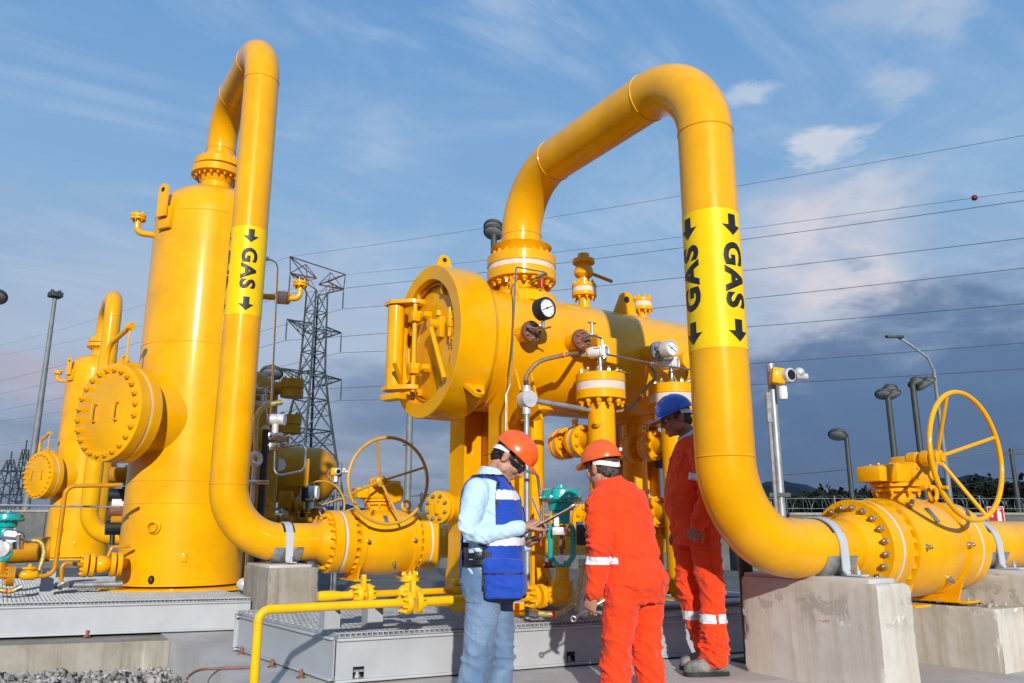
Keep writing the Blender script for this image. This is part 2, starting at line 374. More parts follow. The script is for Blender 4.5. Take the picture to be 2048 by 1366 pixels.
mb = MB(); S = 9000
mb.prism([(-S, -S, GZ - 1), (S, -S, GZ - 1), (S, S, GZ - 1), (-S, S, GZ - 1)], (0, 0, 1)); struct(mb.obj('ground', 'ground'))

# ridge of hills: real terrain strip 2.6 km out, profile by bearing
def hill_h(a):
    pts = [(100, 40), (90, 60), (78, 70), (70, 95), (66, 60), (62, 40), (57, 40), (50, 70), (43, 120), (40.5, 175), (38.5, 168), (36.5, 128), (34.5, 135), (32, 150), (30.2, 172), (28, 180), (26, 150), (23, 120), (20, 100), (10, 90)]
    for (a0, h0), (a1, h1) in zip(pts, pts[1:]):
        if a1 <= a <= a0: t = (a0 - a) / (a0 - a1); t = t * t * (3 - 2 * t); return h0 + (h1 - h0) * t
    return 90
mb = MB(); rows = []
for j in range(15):
    row = []
    for i in range(181):
        a = 104 - i * .5; rr = 2300 + 110 * j; f = math.sin(math.pi * j / 14) ** .8
        h = hill_h(a) * f * (1 + .12 * noise.noise(V((i * .13, j * .5, 3)))) + 14 * f * noise.noise(V((i * .5, j * .7, 9)))
        row.append(mb.b.verts.new((rr * math.cos(R(a)), rr * math.sin(R(a)), GZ - 2 + max(h, 0))))
    rows.append(row)
for p, q in zip(rows, rows[1:]):
    for i in range(180): mb.b.faces.new((p[i], p[i + 1], q[i + 1], q[i]))
struct(mb.obj('hills', 'hill', sharp=60))

# far belt of trees on the right: too far to count
def tree_belt():
    mb = MB(); rnd = random.Random(3)
    def clump(c, s, n):
        for _ in range(n):
            d = V((rnd.gauss(0, 1), rnd.gauss(0, 1), rnd.gauss(0, .75))); d = d.normalized() * rnd.random() ** .4
            p = c + V((d.x * s, d.y * s, d.z * s * .8)); q = s * rnd.uniform(.05, .12)
            a = V((rnd.uniform(-1, 1), rnd.uniform(-1, 1), rnd.uniform(-1, 1))).normalized() * q; b = a.cross(V((rnd.uniform(-1, 1), rnd.uniform(-1, 1), rnd.uniform(-1, 1)))).normalized() * q
            mb.b.faces.new([mb.b.verts.new(p + a + b), mb.b.verts.new(p - a + b), mb.b.verts.new(p - a - b), mb.b.verts.new(p + a - b)])
    for i in range(620):
        x = rnd.uniform(1560, 2130); D = rnd.uniform(150, 260)
        top = 1006 if x < 1640 else 992 - (x - 1640) * .02
        if 1650 < x < 1830: top = 1000 - (x - 1650) * .13
        if 1830 <= x < 1930: top = 985
        if x >= 1930: top = 976 + 10 * math.sin(x * .06)
        c = PD(x, top, D); h = c.z - GZ
        c.z = GZ + h * rnd.uniform(.3, .92); clump(c, rnd.uniform(3., 5.2), 80)
    for i in range(90):
        x = rnd.choice((rnd.uniform(790, 860), rnd.uniform(600, 700), rnd.uniform(860, 900))); D = rnd.uniform(150, 220)
        c = PD(x, rnd.uniform(1040, 1052), D); clump(c, rnd.uniform(1.6, 3.), 60)
    o = mb.obj('tree_belt', 'foliage', smooth=False); tag(o, 'dark belt of distant trees below the blue hills on the right', 'trees', kind='stuff')
tree_belt()

# perimeter wall with a coil of razor wire
def hdir(x): return (ray(x, 1062) * V((1, 1, 0))).normalized()
def wall(name, x0, D0, x1, D1, h, label, pil):
    a, b = PD(x0, 1062, D0), PD(x1, 1062, D1); a.z = b.z = GZ; L = (b - a).length; t = (b - a) / L; n = V((-t.y, t.x, 0))
    rot = Matrix((t, n, V((0, 0, 1)))).transposed()
    r = thing(name, label, 'wall', (a + b) / 2)
    MB().box((a + b) / 2 + V((0, 0, h / 2)), (L, .18, h), rot).obj('wall_panel', 'wallgrey', r)
    MB().box((a + b) / 2 + V((0, 0, h + .04)), (L, .26, .075), rot, .01).obj('coping', 'conc_old', r)
    for i in range(pil + 1):
        MB().box(a + t * (L * i / pil) + V((0, 0, h / 2 - .01)), (.3, .32, h), rot, .01).obj('pillar', 'wallgrey', r)
    return a, t, L, n
WR = wall('perimeter_wall', 1480, 24, 2260, 24, 1.62, 'grey block wall topped with razor wire behind the right hand valve', 5)
wall('perimeter_wall', 560, 27, 1475, 24.5, 1.62, 'low grey perimeter wall seen between the two valve handwheels', 6)
wall('perimeter_wall', -260, 25, 555, 27, 1.75, 'grey perimeter wall behind the vertical tanks on the left', 5)
a, t, L, n = WR
top = V((0, 0, 1.70)); rz = thing('razor_wire', 'loose coils of razor wire along the top of the right wall', 'barbed wire', a + top)
pts = []
for i in range(620):
    s = L * i / 619; ang = i * 2 * math.pi / 15.5; rr = .24 + .03 * math.sin(i * .37)
    pts.append(a + top + t * (s + .10 * math.sin(ang * .5)) + n * (rr * math.cos(ang)) + V((0, 0, .25 + rr * math.sin(ang))))
MB().tube(pts, .0045, 5).obj('coil', 'galv', rz)
for k in (.12, .42): MB().tube([a + top + V((0, 0, k)), a + top + t * L + V((0, 0, k))], .004, 5).obj('strand', 'galv', rz)
for i in range(9): MB().cyl(a + top - V((0, 0, .05)) + t * (L * i / 8), a + top + V((0, 0, .5)) + t * (L * i / 8), .02, n=8).obj('stake', 'galv', rz)

# fire extinguisher sign
c = PD(1992, 1030, 8.6); n = -(hdir(1985)); s_ = V((n.y, -n.x, 0)).normalized(); s_ = -s_ if s_.dot(RT) < 0 else s_
rot = Matrix((s_, n.cross(s_) * -1, V((0, 0, 1)))).transposed() if False else Matrix((s_, V((0, 0, 1)).cross(s_), V((0, 0, 1)))).transposed()
sg = thing('fire_extinguisher_sign', 'small red sign with white arrow and extinguisher symbol', 'sign', (c.x, c.y, GZ))
MB().box(c, (.155, .012, .18), rot).obj('sign_border', 'white', sg)
f = -(rot @ V((0, 1, 0)));
def sp_(u, v, o=.008): return c + s_ * u + V((0, 0, v)) + f * o
def plate(poly, name, m, par, o=.007, th=.002): MB().prism([sp_(u, v, o) for u, v in poly], f * th).obj(name, m, par, smooth=False)
plate([(-.071, -.083), (.071, -.083), (.071, .083), (-.071, .083)], 'sign_face', 'red', sg)
plate([(-.055, .0), (-.045, .0), (-.045, .05), (-.03, .05), (-.03, .0), (-.02, .0), (-.0375, -.03)], 'arrow', 'white', sg, .0095)
plate([(.012, -.075), (.05, -.075), (.05, .03), (.035, .045), (.035, .06), (.055, .06), (.055, .068), (.02, .068), (.02, .045), (.012, .03)], 'extinguisher_symbol', 'white', sg, .0095)
MB().cyl((c.x, c.y, GZ), c - f * .02 + V((0, 0, .08)), .018, n=10).obj('post', 'galv', sg)

# slabs
def slab(name, poly, z0, z1, m, label=None):
    o = MB().prism([(x, y, z0) for x, y in poly], (0, 0, z1 - z0)).obj(name, m, smooth=False); struct(o); return o
slab('concrete_slab', [(1.34, 4.15), (3.33, 4.02), (3.33, 2.3), (9.5, 2.0), (9.5, 9.5), (1.34, 9.5)], GZ - .3, 0, 'conc_slab')
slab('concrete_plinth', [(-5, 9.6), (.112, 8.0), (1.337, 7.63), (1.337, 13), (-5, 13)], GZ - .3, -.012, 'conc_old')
# loose stones between the plinths
def stones():
    mb = MB(); rnd = random.Random(11)
    for i in range(3600):
        x = rnd.uniform(-1.4, 1.32); y = rnd.uniform(5.2, 8.2)
        if y > 8.02 - .27 * (x - .1): continue
        r = rnd.uniform(.010, .022) if rnd.random() < .6 else rnd.uniform(.02, .036); c = V((x, y, GZ + r * .35 + rnd.uniform(0, .04)))
        q = Quaternion(V((rnd.gauss(0, 1), rnd.gauss(0, 1), rnd.gauss(0, 1))).normalized(), rnd.uniform(0, 6)).to_matrix()
        b0 = len(mb.b.verts); bmesh.ops.create_icosphere(mb.b, subdivisions=1, radius=r, matrix=Matrix.Translation(c) @ q.to_4x4() @ Matrix.Diagonal((1, rnd.uniform(.6, .95), rnd.uniform(.45, .8), 1)))
        mb.b.verts.ensure_lookup_table()
        for v in list(mb.b.verts)[b0:]:
            d = v.co - c; v.co += d * (.9 * noise.noise(v.co * 24 + V((i, 0, 0))))
    o = mb.obj('gravel', 'stone', sharp=50, smooth=False); tag(o, 'bed of loose grey crushed stone beside the slab', 'gravel', kind='stuff')
stones()

# ================================================================ poles and lamps
def pole_thing(name, label, top, r0, r1, m='darkpole', cat='lamp post', group=None, segs=None):
    r = thing(name, label, cat, (top.x, top.y, GZ), group)
    MB().lathe((top.x, top.y, GZ), (0, 0, 1), [(0, r0 * 2.2), (.04, r0 * 2.2), (.05, r0), (top.z - GZ, r1)], 14).obj('pole', m, r)
    return r
def round_head(root, c, d, s=1., m='darkpole'):
    """shallow round luminaire tilted along d"""
    d = V(d).normalized()
    h = MB().lathe(c, d, [(-.16 * s, .05 * s), (-.14 * s, .10 * s), (-.05 * s, .15 * s), (0, .27 * s), (.05 * s, .29 * s), (.09 * s, .28 * s)], 20).obj('lamp_head', m, root)
    MB().lathe(V(c) + d * .091 * s, d, [(0, .25 * s), (.03 * s, .2 * s), (.045 * s, .08 * s)], 20).obj('lens', 'glassgrey', h)
def flood_pole(label, x, y, D, heads, r=.05, s=1., group='floodlight poles'):
    t = PD(x, y, D); root = pole_thing('floodlight_pole', label, t, r, r * .8, group=group)
    MB().box(t + V((0, 0, -.04)), (.09 * s, .09 * s, .12 * s), None, .01).obj('bracket', 'darkpole', root)
    for dx, dz, tl in heads:
        c = t + RT * (dx * s) + V((0, 0, dz * s)); MB().tube([t, c], .025 * s, 8).obj('arm', 'darkpole', root)
        round_head(root, c, RT * tl + V((0, 0, -1)) - FW * .5, s)
flood_pole('dark floodlight pole with one drooping lamp head above the valve gearbox', 1692, 868, 21, [(-.26, .02, -.35)], .075, .85)
flood_pole('tall dark floodlight pole with a pair of round lamp heads', 1775, 786, 17, [(-.14, .0, -.3), (.05, .16, .1), (.16, -.02, .3)], .075, .62)
flood_pole('tall dark floodlight pole with lamp heads turned to the right', 1825, 768, 17, [(.10, .1, .3), (.34, .0, .5), (.5, .1, .4)], .075, .62)
flood_pole('dark floodlight pole rising beside the lattice pylon', 543, 755, 16, [(-.2, -.02, -.4), (.0, .16, .1)], .09, .8)
flood_pole('dark floodlight peeping out behind the wide flanged pipe neck', 988, 462, 12, [(.0, .0, -.2), (.0, .15, -.2)], .06, .55)
flood_pole('floodlight half cut off by the left edge of the frame', -16, 590, 10, [(.08, .0, .3)], .05, .5)
# left tall pole with a box lamp
t = PD(110, 596, 30); r = pole_thing('area_light_pole', 'tall thin pole with a square box lamp at the far left', t, .15, .07, 'pole')
hb = MB().box(t + V((0, 0, .12)), (.42, .42, .2), Matrix.Rotation(R(20), 3, 'Z'), .03).obj('lamp_head', 'darkpole', r)
for q in ((-1, -1), (1, -1), (1, 1), (-1, 1)): MB().box(t + V((.12 * q[0], .12 * q[1], .25)), (.12, .12, .06), None, .01).obj('photocell', 'darkpole', hb)
# curved street lamp on the right
t = PD(1868, 742, 26); r = pole_thing('street_lamp', 'tall street lamp with curved arm reaching left over the handwheel', t, .10, .055, 'pole')
e = PD(1792, 672, 26); m_ = PD(1822, 690, 26)
MB().tube(bend([t, PD(1856, 716, 26), m_, e], [.3, .5], 6), .04, 8).obj('arm', 'galv', r)
h = MB().box(e + RT * -.05 - UP * .02, (.55, .24, .1), Matrix((RT, FW, UP)).transposed(), .04).obj('lamp_head', 'darkpole', r)
# plain poles
t = PD(822, 760, 20); r = pole_thing('steel_pole', 'plain grey pole standing behind the left handwheel', t, .09, .08, 'pole', 'pole')
MB().lathe(PD(816, 892, 20), (0, 0, 1), [(0, .1), (.02, .13), (.1, .13), (.12, .1)], 14).obj('collar', 'galv', r)
for x, y, D, lab in ((2021, 897, 40, 'far utility pole at the right edge carrying low cables'), (843, 985, 60, 'small far utility pole with crossarm beside the left handwheel')):
    t = PD(x, y, D); r = pole_thing('utility_pole', lab, t, .13, .09, 'darkpole', 'utility pole')
    MB().box(t - V((0, 0, .25)), (1.3, .1, .1), Matrix.Rotation(AZ - math.pi / 2, 3, 'Z')).obj('crossarm', 'darkpole', r)
def cable(label, pts, r=.02, name='power_line', sagk=0., grp=None, m='wire', n=8):
    P = [PD(*p) for p in pts]; out = []
    for a, b in zip(P, P[1:]):
        for k in range(n):
            f = k / n; q = a.lerp(b, f); q.z -= sagk * 4 * f * (1 - f) * (b - a).length / 50; out.append(q)
    out.append(P[-1]); mb = MB(); o = mb.tube(out, r, 5).obj(name, m, loc=P[0]); tag(o, label, 'cable', grp); return o
cable('thick low cable running to the far right utility pole', [(1560, 950, 44), (1700, 938, 42), (2021, 899, 40)], .03, sagk=.3)
cable('low cable leaving the far right pole past the frame edge', [(2021, 899, 40), (2120, 893, 42)], .03)
cable('second low cable under the first, between wall and right utility pole', [(1890, 975, 70), (2030, 955, 41)], .02)
cable('low cable to the small far pole left of the vessel column', [(760, 1005, 62), (843, 989, 60), (1000, 984, 55)], .035, sagk=.2)

# ================================================================ pylons and lines
def bar(mb, a, b, r=.07): mb.cyl(a, b, r, n=4, cap=False)
def pylon():
    D = 108.; base = PD(606, 1062, D); base.z = GZ
    r = thing('lattice_pylon', 'tall steel lattice pylon with three crossarms behind the valves', 'pylon', base)
    zz = lambda y: zat(y, base.x, base.y)
    ux = (RT * .6 - V((FW.x, FW.y, 0)).normalized() * -.8).normalized()      # arms run away to the right
    ux = (V((RT.x, RT.y, 0)) * 3.5 + V((FW.x, FW.y, 0)).normalized() * 4.6).normalized(); uy = V((-ux.y, ux.x, 0))
    prof = [(585, 1.25), (625, 1.3), (665, 1.35), (705, 1.4), (745, 1.5), (800, 2.0), (862, 2.7), (915, 3.3), (970, 4.0), (1062, 5.2)]
    lv = []
    for y, hw in prof:
        z = zz(y) if y < 1062 else GZ; q = hw * .84
        lv.append([base + ux * (sx * q) + uy * (sy * q) + V((0, 0, z - GZ)) for sx, sy in ((1, 1), (-1, 1), (-1, -1), (1, -1))])
    mb = MB()
    for k, (A, B) in enumerate(zip(lv, lv[1:])):
        rr = .10 + .008 * k
        for i in range(4):
            j = (i + 1) % 4
            bar(mb, A[i], B[i], rr * 1.35); bar(mb, A[i], B[j], rr * .75); bar(mb, A[j], B[i], rr * .75); bar(mb, B[i], B[j], rr * .7)
            if k >= 5:
                m1 = (A[i] + B[i]) / 2; m2 = (A[j] + B[j]) / 2; bar(mb, m1, m2, .04); bar(mb, (A[i] + A[j]) / 2, m1, .04); bar(mb, (A[i] + A[j]) / 2, m2, .04)
    mb.obj('tower_body', 'lattice', r)
    tips = {}
    for nm, (yl, yr), xs, yb, mt in (('top', (541, 583), (583, 683), 590, 'rustlattice'), ('mid', (633, 670), (576, 677), 665, 'lattice'), ('low', (731, 764), (565, 676), 760, 'lattice')):
        mb = MB(); z = zz((yl + yr) / 2 + 1); half = 4.9 if nm != 'low' else 5.4
        zl = z - GZ
        for sgn in (-1, 1):
            tip = base + ux * (sgn * half) + V((0, 0, zl)); tips[(nm, sgn)] = tip
            for sy in (-1, 1):
                cb = base + ux * (sgn * 1.05) + uy * (sy * 1.05)
                bar(mb, cb + V((0, 0, zl)), tip, .1); bar(mb, cb + V((0, 0, zl - 1.7)), tip, .09)
                for f in (.3, .6):
                    p = (cb + V((0, 0, zl))).lerp(tip, f); q = (cb + V((0, 0, zl - 1.7))).lerp(tip, f); bar(mb, p, q, .05)
                    q2 = (cb + V((0, 0, zl - 1.7))).lerp(tip, f - .3); bar(mb, p, q2, .05)
            for f in (0, .3, .6):
                p = (base + ux * (sgn * 1.05) + uy * 1.05 + V((0, 0, zl))).lerp(tip, f); q = (base + ux * (sgn * 1.05) - uy * 1.05 + V((0, 0, zl))).lerp(tip, f); bar(mb, p, q, .05)
        if nm == 'top':
            for sgn in (-1, 1):
                tp = base + ux * (sgn * 5.1) + V((0, 0, zl + 2.4)); tips[('peak', sgn)] = tp
                for sy in (-1, 1):
                    bar(mb, base + ux * (sgn * 1.05) + uy * (sy * 1.05) + V((0, 0, zl)), tp, .09); bar(mb, tips[(nm, sgn)], tp, .07)
                    bar(mb, base + ux * (sgn * 1.05) + uy * (sy * 1.05) + V((0, 0, zl)), base + ux * (sgn * 2.3) + V((0, 0, zl + 2.0)), .06)
                    bar(mb, base + ux * (sgn * 2.3) + V((0, 0, zl + 2.0)), tips[(nm, sgn)], .06)
            bar(mb, tips[('peak', -1)], tips[('peak', 1)], .09)
        mb.obj('crossarm', mt, r)
        for sgn in (-1, 1):
            tp = tips[(nm, sgn)]; Ln = 3.0; pr = [(0, .05)]
            for k in range(16): pr += [(.35 + k * .16, .05), (.38 + k * .16, .15), (.43 + k * .16, .05)]
            pr += [(Ln, .05)]; MB().lathe(tp - V((0, 0, .05)), (0, 0, -1), pr, 8).obj('insulator', 'darkpole', r)
            tips[(nm, sgn, 'b')] = tp - V((0, 0, Ln + .05))
    return tips
TP = pylon()
def line(label, a, right, left, r=.032, D1=55, D0=230):
    """conductor from off frame right, over the support point a, to off frame left"""
    pr = PD(2120, right, D1); pl = PD(-70, left, D0); out = []
    for k in range(15): f = k / 14; q = pr.lerp(a, f); q.z -= .9 * 4 * f * (1 - f) * .5; out.append(q)
    for k in range(1, 15): f = k / 14; q = a.lerp(pl, f); q.z -= 2.2 * 4 * f * (1 - f) * .5; out.append(q)
    rr = [r * .6 + r * .4 * min(1, abs((p - CAM).length) / 100) for p in out]
    tag(MB().tube(out, rr, 5).obj('power_line', 'wire', loc=a), label, 'power line', 'conductors strung from the lattice pylon')
line('thin earth wire from the left peak of the pylon, highest of all the lines', TP[('peak', -1)], 258, 707, .022)
line('thin earth wire from the right peak of the pylon carrying a red ball', TP[('peak', 1)], 372, 722, .022)
line('conductor hung from the left insulator of the top crossarm', TP[('top', -1, 'b')], 391, 778)
line('conductor hung from the right insulator of the top crossarm', TP[('top', 1, 'b')], 468, 800)
line('conductor hung from the left insulator of the middle crossarm', TP[('mid', -1, 'b')], 528, 832)
line('conductor hung from the right insulator of the middle crossarm', TP[('mid', 1, 'b')], 601, 852)
line('conductor hung from the left insulator of the lowest crossarm', TP[('low', -1, 'b')], 680, 898)
line('conductor hung from the right insulator of the lowest crossarm', TP[('low', 1, 'b')], 733, 930)
b = PD(1949, 395.5, 62); o = MB().sphere(b, .23).obj('marker_ball', 'darkred', loc=b); tag(o, 'dark red warning ball on a high wire at the right', 'marker ball')
# small pylons on the far left horizon
def small_pylon(x, ytop, D, label, w=1., arms=True):
    t = PD(x, ytop, D); H_ = t.z - GZ; base = V((t.x, t.y, GZ)); ux = V((RT.x, RT.y, 0)); uy = V((-ux.y, ux.x, 0))
    r = thing('small_pylon', label, 'pylon', base, 'far pylons on the left'); mb = MB(); N = 7; lv = []
    for k in range(N + 1):
        f = k / N; hw = w * (1 - f) + .25; lv.append([base + ux * (a * hw) + uy * (b * hw) + V((0, 0, H_ * .9 * f)) for a, b in ((1, 1), (-1, 1), (-1, -1), (1, -1))])
    for A, B in zip(lv, lv[1:]):
        for i in range(4): j = (i + 1) % 4; bar(mb, A[i], B[i], .07); bar(mb, A[i], B[j], .05); bar(mb, B[i], B[j], .04)
    bar(mb, base + V((0, 0, H_ * .85)), t, .08); mb.obj('tower_body', 'lattice', r)
    if arms:
        mb = MB(); z = H_ * .78
        for s in (-1, 1):
            e = base + ux * (s * 3.4) + V((0, 0, z)); bar(mb, base + V((0, 0, z)), e, .09); bar(mb, base + V((0, 0, z - 1.4)), e, .06)
            bar(mb, e, e + V((0, 0, 1.8)), .16)
        mb.obj('crossarm', 'lattice', r)
small_pylon(24, 903, 95, 'small far pylon with upright insulators at the extreme left', 2.0)
small_pylon(54, 880, 100, 'slim far mast just right of the extreme left pylon', .9, False)
# ================================================================ skids with grating
def skid(name, label, fl, fr, bl, br, z0=.012, z1=.262, notch=(), m='grey', dirn=1, feet=()):
    """steel base frame: fl/fr front corners, bl/br back corners (x, y)"""
    c = V((fl[0], fl[1], 0)); root = thing(name, label, 'skid', c)
    F0, F1, B0, B1 = [V((*p, 0)) for p in (fl, fr, bl, br)]
    def beam(nm, a, b, inward, holes=()):
        t = (b - a).normalized(); L = (b - a).length; rot = Matrix((t, inward, V((0, 0, 1)))).transposed(); mb = MB(); c = (a + b) / 2
        mb.box(c + inward * .05 + V((0, 0, z1 - .008)), (L, .10, .016), rot, .003)
        mb.box(c + inward * .05 + V((0, 0, z0 + .008)), (L, .10, .016), rot, .003)
        # web, in pieces around the square access holes
        cuts = sorted(holes); s = 0.
        for h in cuts + [None]:
            e = L if h is None else h - .035
            mb.box(a + t * ((s + e) / 2) + inward * .028 + V((0, 0, (z0 + z1) / 2)), (e - s, .012, z1 - z0 - .03), rot)
            if h is None: break
            mb.box(a + t * h + inward * .028 + V((0, 0, (z1 - .015 + z0 + .085) / 2)), (.07, .012, z1 - z0 - .10), rot)
            s = h + .035
        mb.obj(nm, m, root)
        for h in cuts:
            MB().lathe(a + t * h + inward * .05 + V((0, 0, -.0)), (0, 0, 1), [(0, .012), (z0 + .018, .012), (z0 + .02, .019), (z0 + .038, .019), (z0 + .039, .011), (z0 + .055, .010)], 6).obj('anchor_bolt', 'galv', root)
            MB().box(a + t * h + inward * .2 + V((0, 0, .13)), (.3, .01, .22), rot).obj('hole_shade_sheet', 'rubber', root)  # black sheet added behind each hole to paint its dark interior
    tf = (F1 - F0).normalized(); inn = V((-tf.y, tf.x, 0))
    beam('front_beam', F0, F1, inn, notch)
    tl = (B0 - F0).normalized(); il = V((tl.y, -tl.x, 0)); beam('side_beam', F0 + tl * .101, B0, il)
    tr = (B1 - F1).normalized(); ir = V((-tr.y, tr.x, 0)); beam('side_beam', F1 + tr * .101, B1, ir)
    beam('back_beam', B0, B1, -inn)
    for p in feet: MB().lathe((p[0], p[1], 0), (0, 0, 1), [(0, .03), (.01, .03), (.012, .012), (z0 + .04, .012)], 8).obj('anchor_bolt', 'rust', root)
    # open bar grating on top
    mb = MB(); L = (F1 - F0).length; W = (B0 - F0).length; gz = z1 + .004; hh = .028
    rot = Matrix((tf, inn, V((0, 0, 1)))).transposed(); n = int(L / .034)
    k = inn.dot(tl)
    for i in range(n + 1):
        p = F0 + tf * (.02 + i * (L - .04) / n); mb.box(p + tl * (W / 2) + V((0, 0, gz + hh / 2)), (.005, W * .98, hh), Matrix((tf, tl, V((0, 0, 1)))).transposed())
    obj_ = mb.obj('bearing_bars', 'galv2', root, smooth=False)
    mb = MB(); n2 = int(W / .1)
    for j in range(n2 + 1):
        q = F0 + tl * (.03 + j * (W - .06) / n2); mb.box(q + tf * (L / 2) + V((0, 0, gz + hh - .004)), (L, .007, .007), rot)
    for q in (F0 + inn * .012, F0 + tl * W - inn * .012):
        mb.box(q + tf * (L / 2) + V((0, 0, gz + .003)), (L, .022, .005), rot)
    mb.obj('cross_rods', 'galv2', root, smooth=False)
    mb = MB(); mb.prism([F0 + inn * .12 + tf * .12 + V((0, 0, .05)), F1 + inn * .12 - tf * .12 + V((0, 0, .05)), B1 - inn * .12 - tf * .12 + V((0, 0, .05)), B0 - inn * .12 + tf * .12 + V((0, 0, .05))], (0, 0, .04)).obj('drip_tray', 'galv', root, smooth=False)
    return root
M['galv2'] = mat('grating_grey', (.40, .41, .42), .55, .1, .12, 8)
skid('skid_frame', 'light grey steel skid with square bolt holes behind the legs of the men', (1.79, 4.83), (5.3, 4.40), (1.62, 6.65), (5.4, 6.6), notch=(.14, 1.60), feet=[(1.70, 5.2), (1.66, 5.7), (1.63, 6.4)])
skid('skid_frame', 'long light grey steel skid under the tall tank on the left', (-1.6, 8.78), (2.05, 7.85), (-1.6, 13.2), (2.9, 13.2), feet=[(.75, 8.17), (-.3, 8.45)])

# ================================================================ concrete piers
def pier(label, x0, x1, y0, y1, zt, m='conc_pier', cap=True, z0=.0, seed=1):
    r = thing('concrete_pier', label, 'pier', ((x0 + x1) / 2, (y0 + y1) / 2, z0))
    mb = MB(); mb.box(((x0 + x1) / 2, (y0 + y1) / 2, (z0 + zt) / 2), (x1 - x0, y1 - y0, zt - z0), None, 0)
    bmesh.ops.subdivide_edges(mb.b, edges=mb.b.edges, cuts=30, use_grid_fill=True)
    for v in mb.b.verts:
        n = noise.noise(v.co * 5 + V((seed, 0, 0))) * .006 + noise.noise(v.co * 19) * .003
        e = min(abs(v.co.x - x0), abs(v.co.x - x1), 9) + min(abs(v.co.y - y0), abs(v.co.y - y1), 9)
        on_edge = sum((abs(v.co.x - x0) < .004 or abs(v.co.x - x1) < .004, abs(v.co.y - y0) < .004 or abs(v.co.y - y1) < .004, abs(v.co.z - zt) < .004))
        ctr = V(((x0 + x1) / 2, (y0 + y1) / 2, v.co.z)); d = (v.co - ctr).normalized()
        chip = max(0, noise.noise(v.co * 7 + V((5, seed, 0))) - .1) * .05 if on_edge > 1 else 0
        v.co += d * (n - (.004 if on_edge > 1 else 0) - chip * 1.3)
    mb.obj('block', m, r, sharp=50)
    if cap: 
        mb = MB(); mb.box(((x0 + x1) / 2 - .02, (y0 + y1) / 2 + .02, zt + .012), (x1 - x0 - .07, y1 - y0 - .08, .028), None, .004); mb.obj('grout_cap', 'conc_slab', r)
    return r
pier('large pale concrete pier with chipped face under the big right hand elbow', 4.25, 4.57, 2.90, 3.91, .595, seed=2)
pier('shaded concrete pier behind the ball valve at the right frame edge', 5.93, 6.75, 2.75, 4.0, .595, seed=5)
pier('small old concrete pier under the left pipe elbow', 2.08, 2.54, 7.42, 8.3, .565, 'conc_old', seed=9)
# broken mortar pile under the valve
mb = MB(); rnd = random.Random(5)
for i in range(80):
    c = V((rnd.uniform(5.62, 5.88), rnd.uniform(3.0, 3.5), .40 + rnd.uniform(0, .03))); 
    bmesh.ops.create_icosphere(mb.b, subdivisions=1, radius=rnd.uniform(.006, .022), matrix=Matrix.Translation(c) @ Matrix.Diagonal((1, rnd.uniform(.5, 1), rnd.uniform(.5, 1), 1)))
pier('low concrete ledge under the feet of the right ball valve', 5.56, 5.9, 2.95, 3.75, .395, seed=12, cap=False)
o = mb.obj('mortar_heap', 'mortar', loc=(5.86, 3.2, 0)); tag(o, 'rough heap of broken mortar under the right ball valve', 'mortar', kind='stuff')

# ================================================================ pipe parts
PR = .178
def weld(root, p, ax, r, m='yellow'): MB().torus(p, ax, r, .0055, 40, 6).obj('weld_seam', m, root)
def wn_flange(root, p, ax, m='yellow', R_=.305, r=PR, th=.09, n=20, gm='gasket', nb=True, bm=None, br=.021, keep=None, hub=.1):
    """weld neck flange whose face is at p and which extends along ax to its hub"""
    p = V(p); ax = V(ax).normalized()
    flange(root, p, ax, R_, th, r, m, hub=hub)
    if nb: bolts(root, p + ax * (th - .002), ax, R_ * .835, n, br, br * 1.25, bm or m, keep=keep)
def strap_clamp(X, Y, z, zt, label, side=-1, w=.07):
    root = thing('pipe_strap', label, 'pipe strap', (X, Y, zt))
    n = 28; r = PR + .008; th = .009; A = []; 
    path = [V((X, Y - r - .13, zt + .032)), V((X, Y - r - .03, zt + .032))]
    path += [V((X, Y - r - .004, zt + .06))]
    path += [V((X, Y + r * math.cos(a), z + r * math.sin(a))) for a in [math.pi - math.pi * k / n for k in range(n + 1)]]
    path += [V((X, Y + r + .004, zt + .06)), V((X, Y + r + .03, zt + .032)), V((X, Y + r + .13, zt + .032))]
    mb = MB(); rings = []
    for i, p in enumerate(path):
        a = path[max(0, i - 1)]; b = path[min(len(path) - 1, i + 1)]; t = (b - a).normalized(); nn = V((1, 0, 0)).cross(t)
        rings.append([mb.b.verts.new(p + V((sx * w / 2, 0, 0)) + nn * (sn * th / 2)) for sx, sn in ((-1, -1), (1, -1), (1, 1), (-1, 1))])
    mb.skin(rings); mb.obj('strap', 'strap', root, sharp=30)
    for s in (-1, 1): MB().lathe((X, Y + s * (r + .08), zt + .03), (0, 0, 1), [(0, .022), (.006, .022), (.007, .017), (.03, .017), (.031, .009), (.055, .009)], 6).obj('bolt', 'galv', root)
    # bare steel saddle pad cradling the pipe
    mb = MB(); rr = PR + .004; ring = []
    for k in range(25):
        a = R(195 + 150 * k / 24)
        ring.append([mb.b.verts.new((X + dx, Y + (rr + o) * math.cos(a), z + (rr + o) * math.sin(a))) for dx, o in ((-.14, 0), (.14, 0), (.14, .006), (-.14, .006))])
    mb.skin(ring); mb.obj('saddle_pad', 'pad', root, sharp=30)
    mb = MB(); ring = []
    for k in range(19):
        a = R(150 - 120 * k / 18)
        ring.append([mb.b.verts.new((X + dx, Y + (PR + .0012 + o) * math.cos(a), z + (PR + .0012 + o) * math.sin(a))) for dx, o in ((-.055, 0), (.055, 0), (.055, .002), (-.055, .002))])
    mb.skin(ring); mb.obj('rubber_liner', 'rubber', root, sharp=30)

